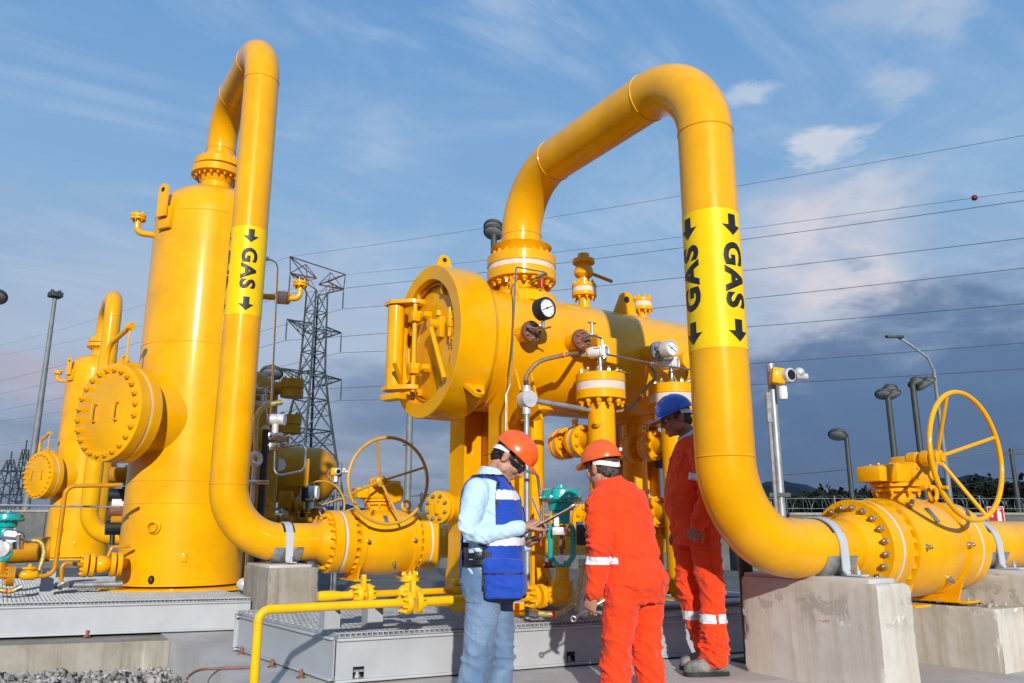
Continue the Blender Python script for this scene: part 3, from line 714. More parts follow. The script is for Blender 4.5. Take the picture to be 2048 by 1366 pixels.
def text_mesh(body, size, bold):
    c = bpy.data.curves.new('letters', 'FONT'); c.body = body; c.size = size; c.offset = bold; c.align_x = 'CENTER'; c.resolution_u = 4; c.space_character = 1.13
    o = bpy.data.objects.new('letters', c); COL.objects.link(o); dg = bpy.context.evaluated_depsgraph_get(); me = bpy.data.meshes.new_from_object(o.evaluated_get(dg))
    bpy.data.objects.remove(o); bpy.data.curves.remove(c); b = bmesh.new(); b.from_mesh(me); bpy.data.meshes.remove(me); return b
def on_cylinder(b, X, Y, z, ang, r, th, up, name, par, m='black'):
    """bend flat artwork (x along the pipe, y around it) onto the vertical pipe; up = +1 tops turn anticlockwise seen from above"""
    bmesh.ops.triangulate(b, faces=b.faces)
    for _ in range(2): bmesh.ops.subdivide_edges(b, edges=[e for e in b.edges if e.calc_length() > .015], cuts=2); bmesh.ops.triangulate(b, faces=b.faces)
    ret = bmesh.ops.extrude_face_region(b, geom=b.faces[:]); top = {v for v in ret['geom'] if isinstance(v, bmesh.types.BMVert)}
    for v in b.verts:
        rr = r + (th if v in top else 0); a = ang + up * v.co.y / r; zz = z - up * v.co.x * 1. if up > 0 else z + v.co.x
        v.co = V((X + rr * math.cos(a), Y + rr * math.sin(a), zz))
    mb = MB(); mb.b.free(); mb.b = b; return mb.obj(name, m, par, smooth=False)
def arrow_bm(L, W):
    b = bmesh.new(); pts = [(L / 2, 0), (L * .02, W / 2), (L * .02, W * .2), (-L / 2, W * .2), (-L / 2, -W * .2), (L * .02, -W * .2), (L * .02, -W / 2)]
    b.faces.new([b.verts.new((x, y, 0)) for x, y in pts]); return b
def gas_label(root, X, Y, z0, z1, angs):
    r = PR + .0015; lb = MB().lathe((X, Y, z0), (0, 0, 1), [(0, r), (z1 - z0, r)], 64, cap=False).obj('label_band', 'label', root); H_ = z1 - z0; zm = (z0 + z1) / 2
    for ang, up in angs:
        b = text_mesh('GAS', .19, .0082)
        xs = [v.co.x for v in b.verts]; ys = [v.co.y for v in b.verts]; k = .425 / (max(xs) - min(xs)); cx_ = (max(xs) + min(xs)) / 2; cy_ = (max(ys) + min(ys)) / 2; ky = .155 / (max(ys) - min(ys))
        for v in b.verts: v.co.x = (v.co.x - cx_) * k; v.co.y = (v.co.y - cy_) * ky
        on_cylinder(b, X, Y, zm + .012, ang, r + .0006, .0015, up, 'gas_lettering', lb)
        for zz in (zm + H_ * .5 - .105, zm - H_ * .5 + .105):
            b = arrow_bm(.14, .15)
            if up < 0:
                for v in b.verts: v.co.x *= -1
            on_cylinder(b, X, Y, zz, ang, r + .0006, .0015, up, 'flow_arrow', lb)

def gas_loop(label, X, Y, Yn, zt, zf, X1, lab, angs, m='yellow', bm=None, z=.79, R1=.53):
    root = thing('gas_pipe_loop', label, 'pipe', (X, Y, z))
    pts = bend([(X1, Y, z), (X, Y, z), (X, Y, zt), (X, Yn, zt), (X, Yn, zf)], R1, 14)
    MB().tube(pts, PR, 48, cap=False).obj('pipe', m, root, sharp=60)
    for p, ax in (((X + R1, Y, z), (1, 0, 0)), ((X, Y, z + R1), (0, 0, 1)), ((X, Y, zt - R1), (0, 0, 1)), ((X, Y + R1, zt), (0, 1, 0)), ((X, Yn - R1, zt), (0, 1, 0)), ((X, Yn, zt - R1), (0, 0, 1))): weld(root, p, ax, PR, m)
    wn_flange(root, (X1 + .09, Y, z), (-1, 0, 0), m, bm=bm)
    wn_flange(root, (X, Yn, zf - .17), (0, 0, 1), m, n=20)
    if lab: gas_label(root, X, Y, lab[0], lab[1], angs)
    return root

# right loop
XR, YR, ZP = 3.63, 3.40, .79
gas_loop('big yellow pipe loop on the right marked GAS on both sides with black arrows', XR, YR, 5.65, 3.975, 3.32, 4.76, (1.962, 2.852), [(R(269), 1), (R(171), -1)], bm='bolt')
strap_clamp(4.42, YR, ZP, .60, 'wide grey strap over the right pipe on the chipped pale pier')
# left loop
XL, YL = 1.78, 7.90
LOOP_L = gas_loop('tallest yellow pipe loop on the left marked GAS once towards the viewer', XL, YL, 9.8, 6.09, 5.48, 2.76, (2.95, 3.863), [(R(264), 1), (R(168), -1)])
strap_clamp(2.34, YL, ZP, .575, 'grey strap over the left pipe on the small old pier')

# ================================================================ ball valves
def ball_valve(label, x0, Y, z=.79, m='yellow', wheel_m='wheel', far=False, bm=None, wdx=-.12, wsh=0., xl=1., side_m='galv'):
    """x0: face of the first flange joint; the body runs along +X"""
    root = thing('ball_valve', label, 'valve', (x0 + .47, Y, z))
    # companion joint tape, body-side flange, body, second joint
    MB().lathe((x0, Y, z), (1, 0, 0), [(0, .300), (.022, .300)], 48).obj('joint_tape', 'gasket', root)
    MB().lathe((x0 + .024, Y, z), (1, 0, 0), [(0, .30), (.004, .305), (.085, .305), (.09, .30), (.092, .235), (.15, .235)], 48).obj('end_flange', m, root)
    MB().lathe((x0 + .151, Y, z), (1, 0, 0), [(0, .30), (.005, .318), (.06, .322), (.068, .300), (.16, .318), (.27, .335), (.40, .335), (.50, .318), (.59, .300), (.598, .322), (.65, .318), (.655, .30)], 64).obj('body', m, root)
    MB().lathe((x0 + .80, Y, z), (1, 0, 0), [(0, .235), (.03, .235), (.032, .30), (.036, .305), (.115, .305), (.12, .30)], 48).obj('end_flange', m, root)
    MB().lathe((x0 + .922, Y, z), (1, 0, 0), [(0, .300), (.022, .300)], 48).obj('joint_tape', 'gasket', root)
    nb = 12 if far else 22
    bolts(root, (x0 + .151, Y, z), (-1, 0, 0), .283, nb, .024, .04, m)
    bolts(root, (x0 + .114, Y, z), (1, 0, 0), .258, nb, .02, .022, m)
    if not far: bolts(root, (x0 + .805, Y, z), (1, 0, 0), .283, 22, .024, .04, m)
    xc = x0 + .47 + wdx * .2
    # neck, mounting plate, gearbox
    MB().lathe((xc, Y, z + .28), (0, 0, 1), [(0, .12), (.085, .12), (.087, .16), (.105, .16), (.107, .135), (.12, .135), (.122, .17), (.145, .17)], 32).obj('stem_neck', m, root)
    bolts(root, (xc, Y, z + .365), (0, 0, -1), .145, 8, .013, .02, m)
    gb = MB(); zg = z + .49
    gb.box((xc - .02, Y - .0, zg), (.30, .27, .125), None, .014)
    gb.box((xc - .21, Y + .02, zg - .005), (.12, .18, .105), None, .012)
    gb.lathe((xc + .09, Y - .17, zg + .0), (0, 1, 0), [(0, .10), (.02, .115), (.10, .12), (.20, .12), (.24, .09)], 28)
    gb.box((xc + .09, Y - .06, zg + .06), (.17, .18, .13), None, .02)
    g_ = gb.obj('gearbox', m, root)
    bolts(root, (xc - .05, Y, zg + .062), (0, 0, 1), .12, 6, .009, .012, m, stud=False)
    bolts(root, (xc + .09, Y - .172, zg), (0, -1, 0), .09, 8, .009, .012, m, stud=False)
    zs = zg + .10; xs = xc + .09 + wsh
    MB().lathe((xs, Y - .10, zs), (0, -1, 0), [(0, .05), (.06, .05), (.062, .035), (.10, .03), (.102, .055), (.15, .055), (.155, .03), (.24, .03)], 20).obj('input_shaft', m, root)
    # dished handwheel
    wy = Y - .50; hubY = Y - .31; wr = .42; wz = zs
    wh = MB().torus((xs, wy, wz), (0, 1, 0), wr, .0165, 72, 12).obj('handwheel', wheel_m, root)
    MB().lathe((xs, hubY + .04, wz), (0, -1, 0), [(0, .055), (.05, .055), (.06, .03)], 18).obj('hub', wheel_m, wh)
    for a in (20, 110, 200, 290):
        MB().tube([(xs + .03 * math.cos(R(a)), hubY, wz + .03 * math.sin(R(a))), (xs + wr * math.cos(R(a)), wy, wz + wr * math.sin(R(a)))], .0125, 10).obj('spoke', wheel_m, wh)
    MB().cyl((xs + wr * math.cos(R(212)), wy - .0, wz + wr * math.sin(R(212))), (xs + wr * math.cos(R(212)), wy - .05, wz + wr * math.sin(R(212))), .012, n=10).obj('grip_knob', wheel_m, wh)
    if not far:
        # feet: two saddle plates on a long shoe
        for fx in (x0 + .17, x0 + .76):
            MB().prism([(fx, Y - .24, z - .18), (fx, Y - .17, z - .36), (fx, Y + .17, z - .36), (fx, Y + .24, z - .18)], (.016, 0, 0)).obj('foot_plate', m, root, smooth=False)
            MB().box((fx + .02, Y - .02, z - .366), (.17, .50, .014), None, .003).obj('shoe', m, root)
        for (dx, a, nm) in ((.30, -35, 0), (.22, -95 + 5, 1), (.72, -88, 1), (.52, -128, 1), (.34, 48, 0)):
            a = R(a); rr = .326; c = V((x0 + dx, Y - rr * math.cos(a) * 0 + rr * math.sin(a) * 0, z)); d = V((0, math.sin(a), math.cos(a)))
            p = c + d * (rr - .004 if .25 < dx < .6 else rr - .022)
            MB().lathe(p, d, [(0, .022), (.02, .022), (.022, .016), (.05, .014), (.056, .006)], 6 if nm == 0 else 14).obj('grease_fitting', 'steel', root)
        a = R(-52); d = V((0, math.sin(a), math.cos(a))); p = V((x0 + .42, Y, z)) + d * .337
        MB().box(p, (.045, .12, .004), Matrix((V((1, 0, 0)), V((0, math.cos(a), -math.sin(a))), d)).transposed(), .001).obj('name_plate', 'pad', root)
        # lifting lug near the second flange
        pl = [(x0 + .72, Y - .02, z + .29 + 0), (x0 + .84, Y - .02, z + .29)]
        MB().torus((x0 + .70, Y - .12, z + .36), (0, 1, .0), .045, .016, 24, 8).obj('lifting_eye', m, root)
    return root
ball_valve('large yellow ball valve with handwheel between the two concrete piers at right', 4.86, YR, wheel_m='yellow', bm='bolt', wdx=-.1, wsh=-.04)
ball_valve('yellow ball valve with its handwheel in the middle, left of the man in the vest', 2.86, YL, wdx=-.1, wsh=-.21)
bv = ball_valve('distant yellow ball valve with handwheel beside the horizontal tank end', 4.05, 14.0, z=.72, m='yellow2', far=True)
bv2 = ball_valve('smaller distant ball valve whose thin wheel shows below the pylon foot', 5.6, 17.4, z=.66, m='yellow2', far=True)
# pipe leaving each valve
def run_pipe(label, x0, x1, Y, z=.79, m='yellow', strap=None):
    root = thing('gas_pipe', label, 'pipe', (x0, Y, z)); MB().cyl((x0 + .18, Y, z), (x1, Y, z), PR, n=48).obj('pipe', m, root)
    wn_flange(root, (x0, Y, z), (1, 0, 0), m, bm='bolt' if Y < 5 else m); return root
run_pipe('straight yellow pipe running out of the right frame edge', 5.806, 10, YR)
strap_clamp(6.22, YR, ZP, .60, 'grey strap on the pipe beyond the right ball valve')
run_pipe('yellow pipe leaving the middle ball valve behind the man in the vest', 3.806, 7.6, YL)

# ================================================================ tall filter tank
def tall_tank(label, cx, cy, m='yellow', davit=True):
    root = thing('vertical_tank', label, 'tank', (cx, cy, .27)); Rr = .65; z0 = .29
    pr = [(0, Rr), (4.52 - z0, Rr)]
    for k in range(1, 11): a = R(90 * k / 10); pr.append((4.52 - z0 + .42 * math.sin(a), .19 + (Rr - .19) * math.cos(a)))
    MB().lathe((cx, cy, z0 + .04), (0, 0, 1), pr, 72).obj('shell', m, root)
    MB().lathe((cx, cy, z0 - .012), (0, 0, 1), [(0, .84), (.03, .84), (.032, .83)], 72).obj('base_ring', m, root)
    for z in (1.18, 1.42, 2.95, 4.52): weld(root, (cx, cy, z), (0, 0, 1), Rr, m)
    # top nozzle
    MB().cyl((cx, cy, 4.9), (cx, cy, 5.16), PR, n=40).obj('top_nozzle', m, root)
    wn_flange(root, (cx, cy, 5.29), (0, 0, -1), m, n=20)
    # manway with blind cover
    d = V((-.86, -.51, 0)).normalized(); zc = zat(825, cx - .83, cy - .82) if davit else 2.05; c = V((cx, cy, 2.10))
    s = V((d.y, -d.x, 0)); s = s if s.dot(RT) > 0 else -s
    mw = MB().lathe(c + d * .3, d, [(0, .44), (.30, .44), (.36, .40), (.60, .385)], 56).obj('manway_neck', m, root)
    for k in range(40): pass
    MB().lathe(c + d * .86, d, [(0, .50), (.005, .515), (.115, .515), (.12, .50)], 64).obj('manway_flange', m, root)
    MB().lathe(c + d * .982, d, [(0, .508), (.022, .508)], 64).obj('joint_tape', 'gasket', root)
    cv = MB().lathe(c + d * 1.006, d, [(0, .50), (.005, .515), (.115, .515), (.12, .505)], 64).obj('manway_cover', m, root)
    bolts(root, c + d * 1.124, d, .448, 24, .031, .036, m); bolts(root, c + d * .862, -d, .445, 24, .024, .04, m)
    for q in (-.17, .17):
        f = c + d * 1.127 + s * q
        MB().tube(bend([f + V((0, 0, .09)), f + V((0, 0, .09)) + d * .06, f - V((0, 0, .09)) + d * .06, f - V((0, 0, .09))], .02, 5), .010, 10).obj('grab_handle', m, cv)
    # davit arm over the cover
    b = c + d * .95 - s * .36 + V((0, 0, .40)); tp = V((0, 0, 1))
    e = c + d * 1.06 + s * .12 + tp * .92
    MB().tube(bend([b - tp * .02, b + tp * .38, e], .16, 8), .028, 12).obj('davit_arm', m, root)
    MB().cyl(e + tp * .05, e - tp * .30, .010, n=8).obj('hanger_rod', m, root); MB().cyl(e - s * .03, e + s * .035, .04, n=14).obj('davit_head', m, root)
    MB().torus(c + d * 1.06 + s * .09 + tp * .56, d, .045, .016, 24, 8).obj('eye_plate', m, root)
    MB().cyl(c + d * .9 + s * .09 + tp * .5, c + d * 1.12 + s * .09 + tp * .5, .05, n=16).obj('eye_boss', m, root)
    # lifting lug on the shoulder
    ld = V((-.86, -.5, 0)).normalized(); ls = V((-ld.y, ld.x, 0)); lc = V((cx, cy, 4.42)) + ld * (Rr + .02); rot = Matrix((ls, ld, V((0, 0, 1)))).transposed()
    MB().box(lc, (.19, .06, .26), rot, .006).obj('lug_pad', m, root)
    mb = MB(); n = 16; P = [(-.075, -.0), (.075, -.0)] + [(.075 * math.cos(R(a)), .33 + .075 * math.sin(R(a))) for a in range(0, 181, 15)]
    ring1 = [mb.b.verts.new(lc + ls * u + V((0, 0, v)) + ld * .05) for u, v in P]; ring2 = [mb.b.verts.new(lc + ls * u + V((0, 0, v)) + ld * .075) for u, v in P]
    mb.b.faces.new(ring1[::-1]); mb.b.faces.new(ring2)
    for i in range(len(P)): mb.b.faces.new((ring1[i], ring1[(i + 1) % len(P)], ring2[(i + 1) % len(P)], ring2[i]))
    lg = mb.obj('lifting_lug', m, root); MB().cyl(lc + ld * .046 + V((0, 0, .33)), lc + ld * .079 + V((0, 0, .33)), .028, n=14).obj('lug_hole', 'rubber', lg)
    # skirt details: pipe stub, vent slot, earthing tab
    a = R(233); p = V((cx + Rr * math.cos(a), cy + Rr * math.sin(a), zat(1054, cx - .35, cy - .55) if davit else .93)); dd = V((math.cos(a), math.sin(a), 0))
    MB().lathe(p - dd * .03, dd, [(0, .055), (.05, .055), (.051, .075), (.056, .055), (.09, .055), (.09, .045), (.02, .045)], 24, cap=False).obj('drain_stub', m, root)
    MB().sphere(V((cx + Rr * math.cos(R(235)), cy + Rr * math.sin(R(235)), .40)), .034, (1, 1, 1.35), 14).obj('vent_hole', 'black', root)
    MB().box(V((cx + (Rr + .006) * math.cos(R(262)), cy + (Rr + .006) * math.sin(R(262)), .62)), (.05, .02, .09), Matrix.Rotation(R(352), 3, 'Z'), .003).obj('earth_tab', m, root)
    # small elbow nozzles near the top
    for ang, z, ln in ((172, 4.62, .16), (-18, 3.98, .42)):
        a = R(ang); dd = V((math.cos(a), math.sin(a), 0)); p = V((cx, cy, z - .28)) + dd * (Rr - .02); q = p + dd * (ln + .04)
        MB().tube(bend([p, q, q + V((0, 0, .16))], .07, 8), .036, 14).obj('vent_elbow', m, root)
        flange(root, q + V((0, 0, .16)), (0, 0, 1), .085, .028, .036, m); flange(root, q + V((0, 0, .194)), (0, 0, 1), .085, .03, .036, m)
        bolts(root, q + V((0, 0, .224)), (0, 0, 1), .066, 6, .012, .016, m); bolts(root, q + V((0, 0, .16)), (0, 0, -1), .066, 6, .012, .016, m)
        if ln > .3:
            MB().lathe(p + dd * .22, dd, [(0, .08), (.03, .082), (.055, .082), (.085, .08)], 20).obj('joint_tape', 'gasket', root)
            for o_ in (.19, .305): flange(root, p + dd * o_, dd, .082, .03, .036, m)
            bolts(root, p + dd * .335, dd, .066, 6, .011, .014, m); bolts(root, p + dd * .19, -dd, .066, 6, .011, .014, m)
    return root
TC = (1.76, 9.8)
TANK_L = tall_tank('tall glossy yellow tank with big bolted cover, behind the left pipe loop', *TC)
dup(TANK_L, (-.24, 11.4, 0), label='more distant yellow tank with its smaller looking bolted cover at far left')
dup(LOOP_L, (-.24, 11.4, 0), label='distant yellow pipe loop arching over the tank at far left')

# thin black post and chrome conduit beside the left tank
p = PY(490, 1180, 8.75)
r = thing('conduit_post', 'black post and shiny steel conduit clamped together beside the left pipe', 'conduit', (p.x, p.y, .27))
ztop = zat(858, p.x, p.y)
MB().cyl((p.x + .10, p.y, .27), (p.x + .10, p.y, ztop), .045, n=20).obj('black_post', 'rubber', r)
zt2 = zat(930, p.x, p.y)
MB().cyl((p.x, p.y - .03, .33), (p.x, p.y - .03, zt2), .028, n=16).obj('steel_conduit', 'steel', r)
MB().sphere((p.x - .02, p.y - .06, .36), .085, (1, 1, .8)).obj('junction_box', 'silver', r)
MB().torus((p.x, p.y - .04, zt2 + .06), (.3, -1, 0), .06, .028, 24, 10).obj('conduit_body', 'silver', r)
MB().box((p.x + .04, p.y - .05, zat(965, p.x, p.y)), (.22, .04, .05), None, .008).obj('clamp_band', 'steel', r)
MB().tube(bend([(p.x, p.y - .03, zt2 + .1), (p.x - .03, p.y - .03, zt2 + .62), (p.x + .25, p.y, zt2 + .70)], .2, 8), .03, 12).obj('braided_hose', 'brass', r)
tp = V((p.x + .19, p.y - .02, zt2 + .50)); tm = MB(); tm.cyl(tp - RT * .085, tp + RT * .085, .062, n=20).cyl(tp - V((0, 0, .2)), tp, .035, n=14).cyl(tp + RT * .085, tp + RT * .10, .068, n=20); tm.obj('transmitter', 'silver', r); MB().box(tp - V((0, 0, .19)), (.16, .09, .09), None, .012).box(tp - V((0, 0, .30)), (.12, .07, .09), None, .01).obj('manifold', 'steel', r)
for q_ in ((.10, .0, -.19), (-.09, 0, -.2), (.05, -.05, -.28)): MB().cyl(tp + V(q_), tp + V(q_) + V((.05, -.06, .02)), .016, n=10).obj('needle_valve', 'steel', r)
MB().tube(bend([tp - V((0, 0, .3)) + RT * .05, tp + RT * .35 - V((0, 0, .26)), tp + RT * .35 - V((0, 0, .55)), tp - V((0, 0, .62)) + RT * .02, tp - V((0, 0, .32)) + RT * .01], .08, 6), .013, 8).obj('impulse_loop', 'steel', r)
# long thin impulse line up the back of the left loop
r = thing('impulse_line', 'long thin steel tube bending over right of the left GAS pipe', 'tube', PY(541, 850, 8.9))
MB().tube(bend([PY(541, 850, 8.9), PY(556, 522, 8.9), PY(522, 516, 8.9)], .1, 8), .012, 8).obj('tube', 'steel', r)
MB().cyl(PY(518, 516, 8.9), PY(537, 518, 8.9), .026, n=10).obj('coupling', 'steel', r)

# ---------------------------------------------------------------- background equipment beyond the left loop
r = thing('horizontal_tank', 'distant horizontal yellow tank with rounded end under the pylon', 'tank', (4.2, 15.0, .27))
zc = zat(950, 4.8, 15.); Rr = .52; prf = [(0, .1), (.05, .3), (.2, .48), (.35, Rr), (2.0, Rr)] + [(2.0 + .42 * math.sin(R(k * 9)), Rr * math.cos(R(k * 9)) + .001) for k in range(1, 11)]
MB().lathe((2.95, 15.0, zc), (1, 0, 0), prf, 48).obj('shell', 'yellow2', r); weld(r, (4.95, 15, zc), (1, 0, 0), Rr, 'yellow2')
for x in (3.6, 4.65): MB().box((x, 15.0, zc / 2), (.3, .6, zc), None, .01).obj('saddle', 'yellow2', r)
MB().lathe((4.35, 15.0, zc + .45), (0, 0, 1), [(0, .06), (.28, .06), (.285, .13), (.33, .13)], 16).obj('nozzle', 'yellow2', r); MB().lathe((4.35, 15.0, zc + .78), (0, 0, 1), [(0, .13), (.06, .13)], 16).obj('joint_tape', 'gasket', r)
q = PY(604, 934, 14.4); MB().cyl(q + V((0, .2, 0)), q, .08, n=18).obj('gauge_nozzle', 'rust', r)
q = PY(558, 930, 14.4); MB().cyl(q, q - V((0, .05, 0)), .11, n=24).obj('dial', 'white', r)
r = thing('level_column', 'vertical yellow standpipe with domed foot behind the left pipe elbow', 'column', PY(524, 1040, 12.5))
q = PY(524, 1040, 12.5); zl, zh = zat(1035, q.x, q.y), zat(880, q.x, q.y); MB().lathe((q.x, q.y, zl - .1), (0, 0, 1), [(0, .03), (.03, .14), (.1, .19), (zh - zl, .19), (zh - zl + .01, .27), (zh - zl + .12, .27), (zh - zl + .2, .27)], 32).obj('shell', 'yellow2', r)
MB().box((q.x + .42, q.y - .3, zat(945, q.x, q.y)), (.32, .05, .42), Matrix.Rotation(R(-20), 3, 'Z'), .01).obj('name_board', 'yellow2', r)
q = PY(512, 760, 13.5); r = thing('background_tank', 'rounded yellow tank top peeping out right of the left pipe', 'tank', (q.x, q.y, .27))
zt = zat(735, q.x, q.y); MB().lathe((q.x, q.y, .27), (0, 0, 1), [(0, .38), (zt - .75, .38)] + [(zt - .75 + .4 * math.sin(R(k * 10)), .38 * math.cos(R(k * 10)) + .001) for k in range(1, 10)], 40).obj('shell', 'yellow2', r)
for yy, ww in ((848, .5), (776, .34)):
    z = zat(yy, q.x, q.y); d = V((.5, -.86, 0)); b = V((q.x, q.y, z))
    MB().cyl(b, b + RT * .62, .11, n=18).obj('side_nozzle', 'yellow2', r)
    MB().lathe(b + RT * .62 - V((0, 0, .16)), (0, 0, 1), [(0, .19), (.12, .19), (.121, .17), (.15, .17), (.151, .19), (.3, .19)], 22).obj('flange', 'yellow2', r); bolts(r, b + RT * .62 + V((0, 0, .14)), (0, 0, 1), .15, 8, .022, .03, 'yellow2')
r = thing('pressure_transmitter', 'white transmitter hanging on a black post left of the far pylon leg', 'transmitter', PY(640, 1040, 14))
b = PY(622, 985, 13.2); MB().cyl(b - RT * .12, b + RT * .12, .11, n=20).cyl(b - V((0, 0, .26)), b, .06, n=12).obj('housing', 'white', r)
MB().cyl((b.x - .12, b.y - .05, .3), b + V((-.12, -.05, .12)), .055, n=14).obj('post', 'rubber', r); MB().tube(bend([b + V((0, 0, -.24)), b + RT * .25 - V((0, 0, .25)), b + RT * .25 - V((0, 0, .6))], .06), .014, 8).obj('tube', 'steel', r)

# ================================================================ horizontal filter vessel (right train)
VX, VY, VZ = 3.63, 5.65, 2.375
def vessel():
    root = thing('horizontal_vessel', 'big horizontal yellow vessel with round quick opening door facing left', 'vessel', (4.4, VY, .27)); m = 'yellow'
    pr = [(0, .52), (.12, .505), (2.35, .505)] + [(2.35 + .3 * math.sin(R(k * 9)), .505 * math.cos(R(k * 9)) + .001) for k in range(1, 11)]
    MB().lathe((3.06, VY, VZ), (1, 0, 0), pr, 80).obj('shell', m, root)
    MB().lathe((2.70, VY, VZ), (1, 0, 0), [(.12, .47), (.06, .498), (.004, .502), (0, .507), (0, .615), (.006, .622), (.30, .622), (.34, .60), (.365, .53)], 80, cap=False).obj('door_ring', m, root, sharp=25)
    dr = MB().lathe((2.82, VY, VZ), (-1, 0, 0), [(0, .47), (.02, .472), (.035, .462), (.045, .42), (.055, .2), (.058, .0)], 64).obj('door', m, root, sharp=20)
    MB().torus((2.765, VY, VZ), (1, 0, 0), .478, .012, 64, 8).obj('locking_band', 'yellow2', root)
    DX = 2.763
    c = PX(884, 655, DX)
    MB().box(c + V((-.02, 0, 0)), (.05, .11, .17), Matrix.Rotation(R(6), 3, 'X'), .012).cyl(c + V((-.04, 0, .02)), c + V((-.12, 0, .02)), .04, n=16).cyl(c + V((-.03, .0, .09)), c + V((-.03, 0, .13)), .03, n=12).obj('pressure_warning_block', m, dr)
    MB().tube([c + V((-.10, -.01, -.02)), PX(889, 757, DX - .10)], .02, 12).obj('lever_bar', m, dr)
    ch = MB()
    for k in range(8):
        for px_ in (901, 907):
            p = PX(px_ + (k % 2), 628 + k * 7.5 + (px_ - 901), DX - .03); ch.torus(p, (1, .6, 0) if k % 2 else (.6, -1, 0), .014, .0042, 12, 6)
    ch.obj('safety_chain', m, dr)
    q = PX(900, 640, DX - .03); MB().box(q, (.05, .06, .12), None, .015).cyl(q - V((0, 0, .13)), q + V((0, 0, .1)), .018, n=12).obj('bleed_valve', m, dr)
    for a in (62, 118, 242, 298, 205, 160):
        q = V((DX, VY, VZ)) + V((.0, .43 * math.cos(R(a)), .43 * math.sin(R(a)))); rot = Matrix.Rotation(R(a), 3, 'X')
        MB().box(q, (.05, .05, .05), rot, .006).box(q + rot @ V((-.02, .03, 0)), (.02, .09, .025), rot, .004).obj('locking_lug', m, dr)
    # hinge: stand-off post with plates and threaded pins
    hp = PX(790, 700, 2.56); zt_, zb_ = zat(612, hp.x, hp.y), zat(782, hp.x, hp.y)
    hg = MB().cyl((hp.x, hp.y, zb_ + .01), (hp.x, hp.y, zt_ - .01), .070, n=28).obj('hinge_post', m, root)
    e = PX(828, 700, 2.66)
    for z_, th in ((zt_, .03), (zb_, .035)):
        mb = MB(); a = V((hp.x, hp.y, z_)); b = V((e.x, e.y, z_)); t = (b - a).normalized(); n = V((-t.y, t.x, 0))
        P = [a + n * .09, a - t * .09 + n * .045, a - t * .09 - n * .045, a - n * .09, b - n * .05, b + t * .05, b + n * .05]; mb.prism(P, (0, 0, th)).obj('hinge_plate', m, root)
    MB().box((hp.x - .0, hp.y + .0, zb_ - .05), (.10, .20, .05), Matrix.Rotation(R(20), 3, 'Z'), .004).obj('hinge_stop', m, root)
    for yy in (634, 738):
        zz = zat(yy, e.x, e.y); b = V((e.x, e.y, zz))
        MB().box(b, (.08, .10, .09), None, .008).box(b + V((.05, -.10, -.01)), (.06, .10, .065), None, .008).obj('hinge_block', m, root)
        MB().cyl(b + V((.06, -.14, -.01)), b + V((-.0, -.14, -.01)), .026, n=14).obj('hinge_pin', m, root)
    MB().cyl((e.x, e.y, zb_ - .02), (e.x, e.y, zt_ + .03), .02, n=12).obj('hinge_rod', m, root)
    MB().cyl(V((hp.x + .03, hp.y - .08, zb_ + .05)), V((hp.x - .1, hp.y - .22, zb_ + .19)), .018, n=10).obj('tee_handle', m, root)
    # lifting lugs
    for (x, a, s) in ((2.86, 90, 1.), (2.9, 222, 1.), (4.75, 97, 1.6)):
        rad = .622 if x < 3 else .5; d = V((0, math.cos(R(a)), math.sin(R(a)))); t = V((1, 0, 0)); c_ = V((x, VY, VZ)) + d * (rad - .01)
        n = t.cross(d); P = [(-.09 * s, 0), (.09 * s, 0), (.055 * s, .09 * s)] + [(.05 * s * math.cos(R(k)), (.10 + .045 * math.sin(R(k))) * s) for k in range(0, 181, 20)] + [(-.055 * s, .09 * s)]
        lg = MB().prism([c_ + t * u + d * v - n * .015 for u, v in P], n * .03).obj('lifting_lug', m, root, sharp=40)
        MB().cyl(c_ + d * .10 * s - n * .018, c_ + d * .10 * s + n * .018, .02 * s, n=14).obj('lug_hole', 'rubber', lg)
    # neck and flange of the inlet
    MB().lathe((VX, VY, VZ + .40), (0, 0, 1), [(0, .34), (.10, .30), (.14, .22), (.18, .205), (.46, .20), (.52, .23), (.56, .27)], 56).obj('inlet_neck', m, root)
    wn_flange(root, (VX, VY, 3.105), (0, 0, -1), m, n=20, hub=.05, br=.026)
    MB().lathe((VX, VY, 3.106), (0, 0, 1), [(0, .298), (.042, .298)], 56).obj('joint_tape', 'gasket', root)
    for sx in (-.24,): MB().prism([(VX + sx, VY - .18, VZ + .42), (VX + sx + (.02), VY - .36, VZ + .34), (VX + sx, VY - .19, VZ + .62)], (.02, 0, 0)).obj('gusset', m, root, smooth=False)
    # saddle legs: H columns with wrap plates
    for xx in (3.34, 5.25):
        for yy in (5.36, 6.02):
            h = MB(); zt_ = 2.0 if yy > 5.5 else 2.25
            h.box((xx - .12, yy, (.29 + zt_) / 2), (.022, .26, zt_ - .29)); h.box((xx + .12, yy, (.29 + zt_) / 2), (.022, .26, zt_ - .29)); h.box((xx, yy, (.29 + zt_) / 2), (.217, .014, zt_ - .29)); h.obj('saddle_column', m, root, smooth=False)
        mb = MB(); ring = []
        for k in range(41):
            a = R(180 + 180 * k / 40); ring.append([mb.b.verts.new((xx + dx, VY + (.507 + o) * math.cos(a), VZ + (.507 + o) * math.sin(a))) for dx, o in ((-.17, 0), (.17, 0), (.17, .016), (-.17, .016))])
        mb.skin(ring).obj('wrap_plate', m, root, sharp=30)
        for sx in (-.07, .07): MB().prism([(xx + sx, VY - .46, VZ - .25), (xx + sx, VY - .62, VZ - .65), (xx + sx, VY - .3, VZ - .65), (xx + sx, VY - .3, VZ - .42)], (.016, 0, 0)).obj('rib', m, root, smooth=False)
        MB().box((xx, VY, .285), (.42, 1.1, .025), None, .003).obj('base_plate', m, root)
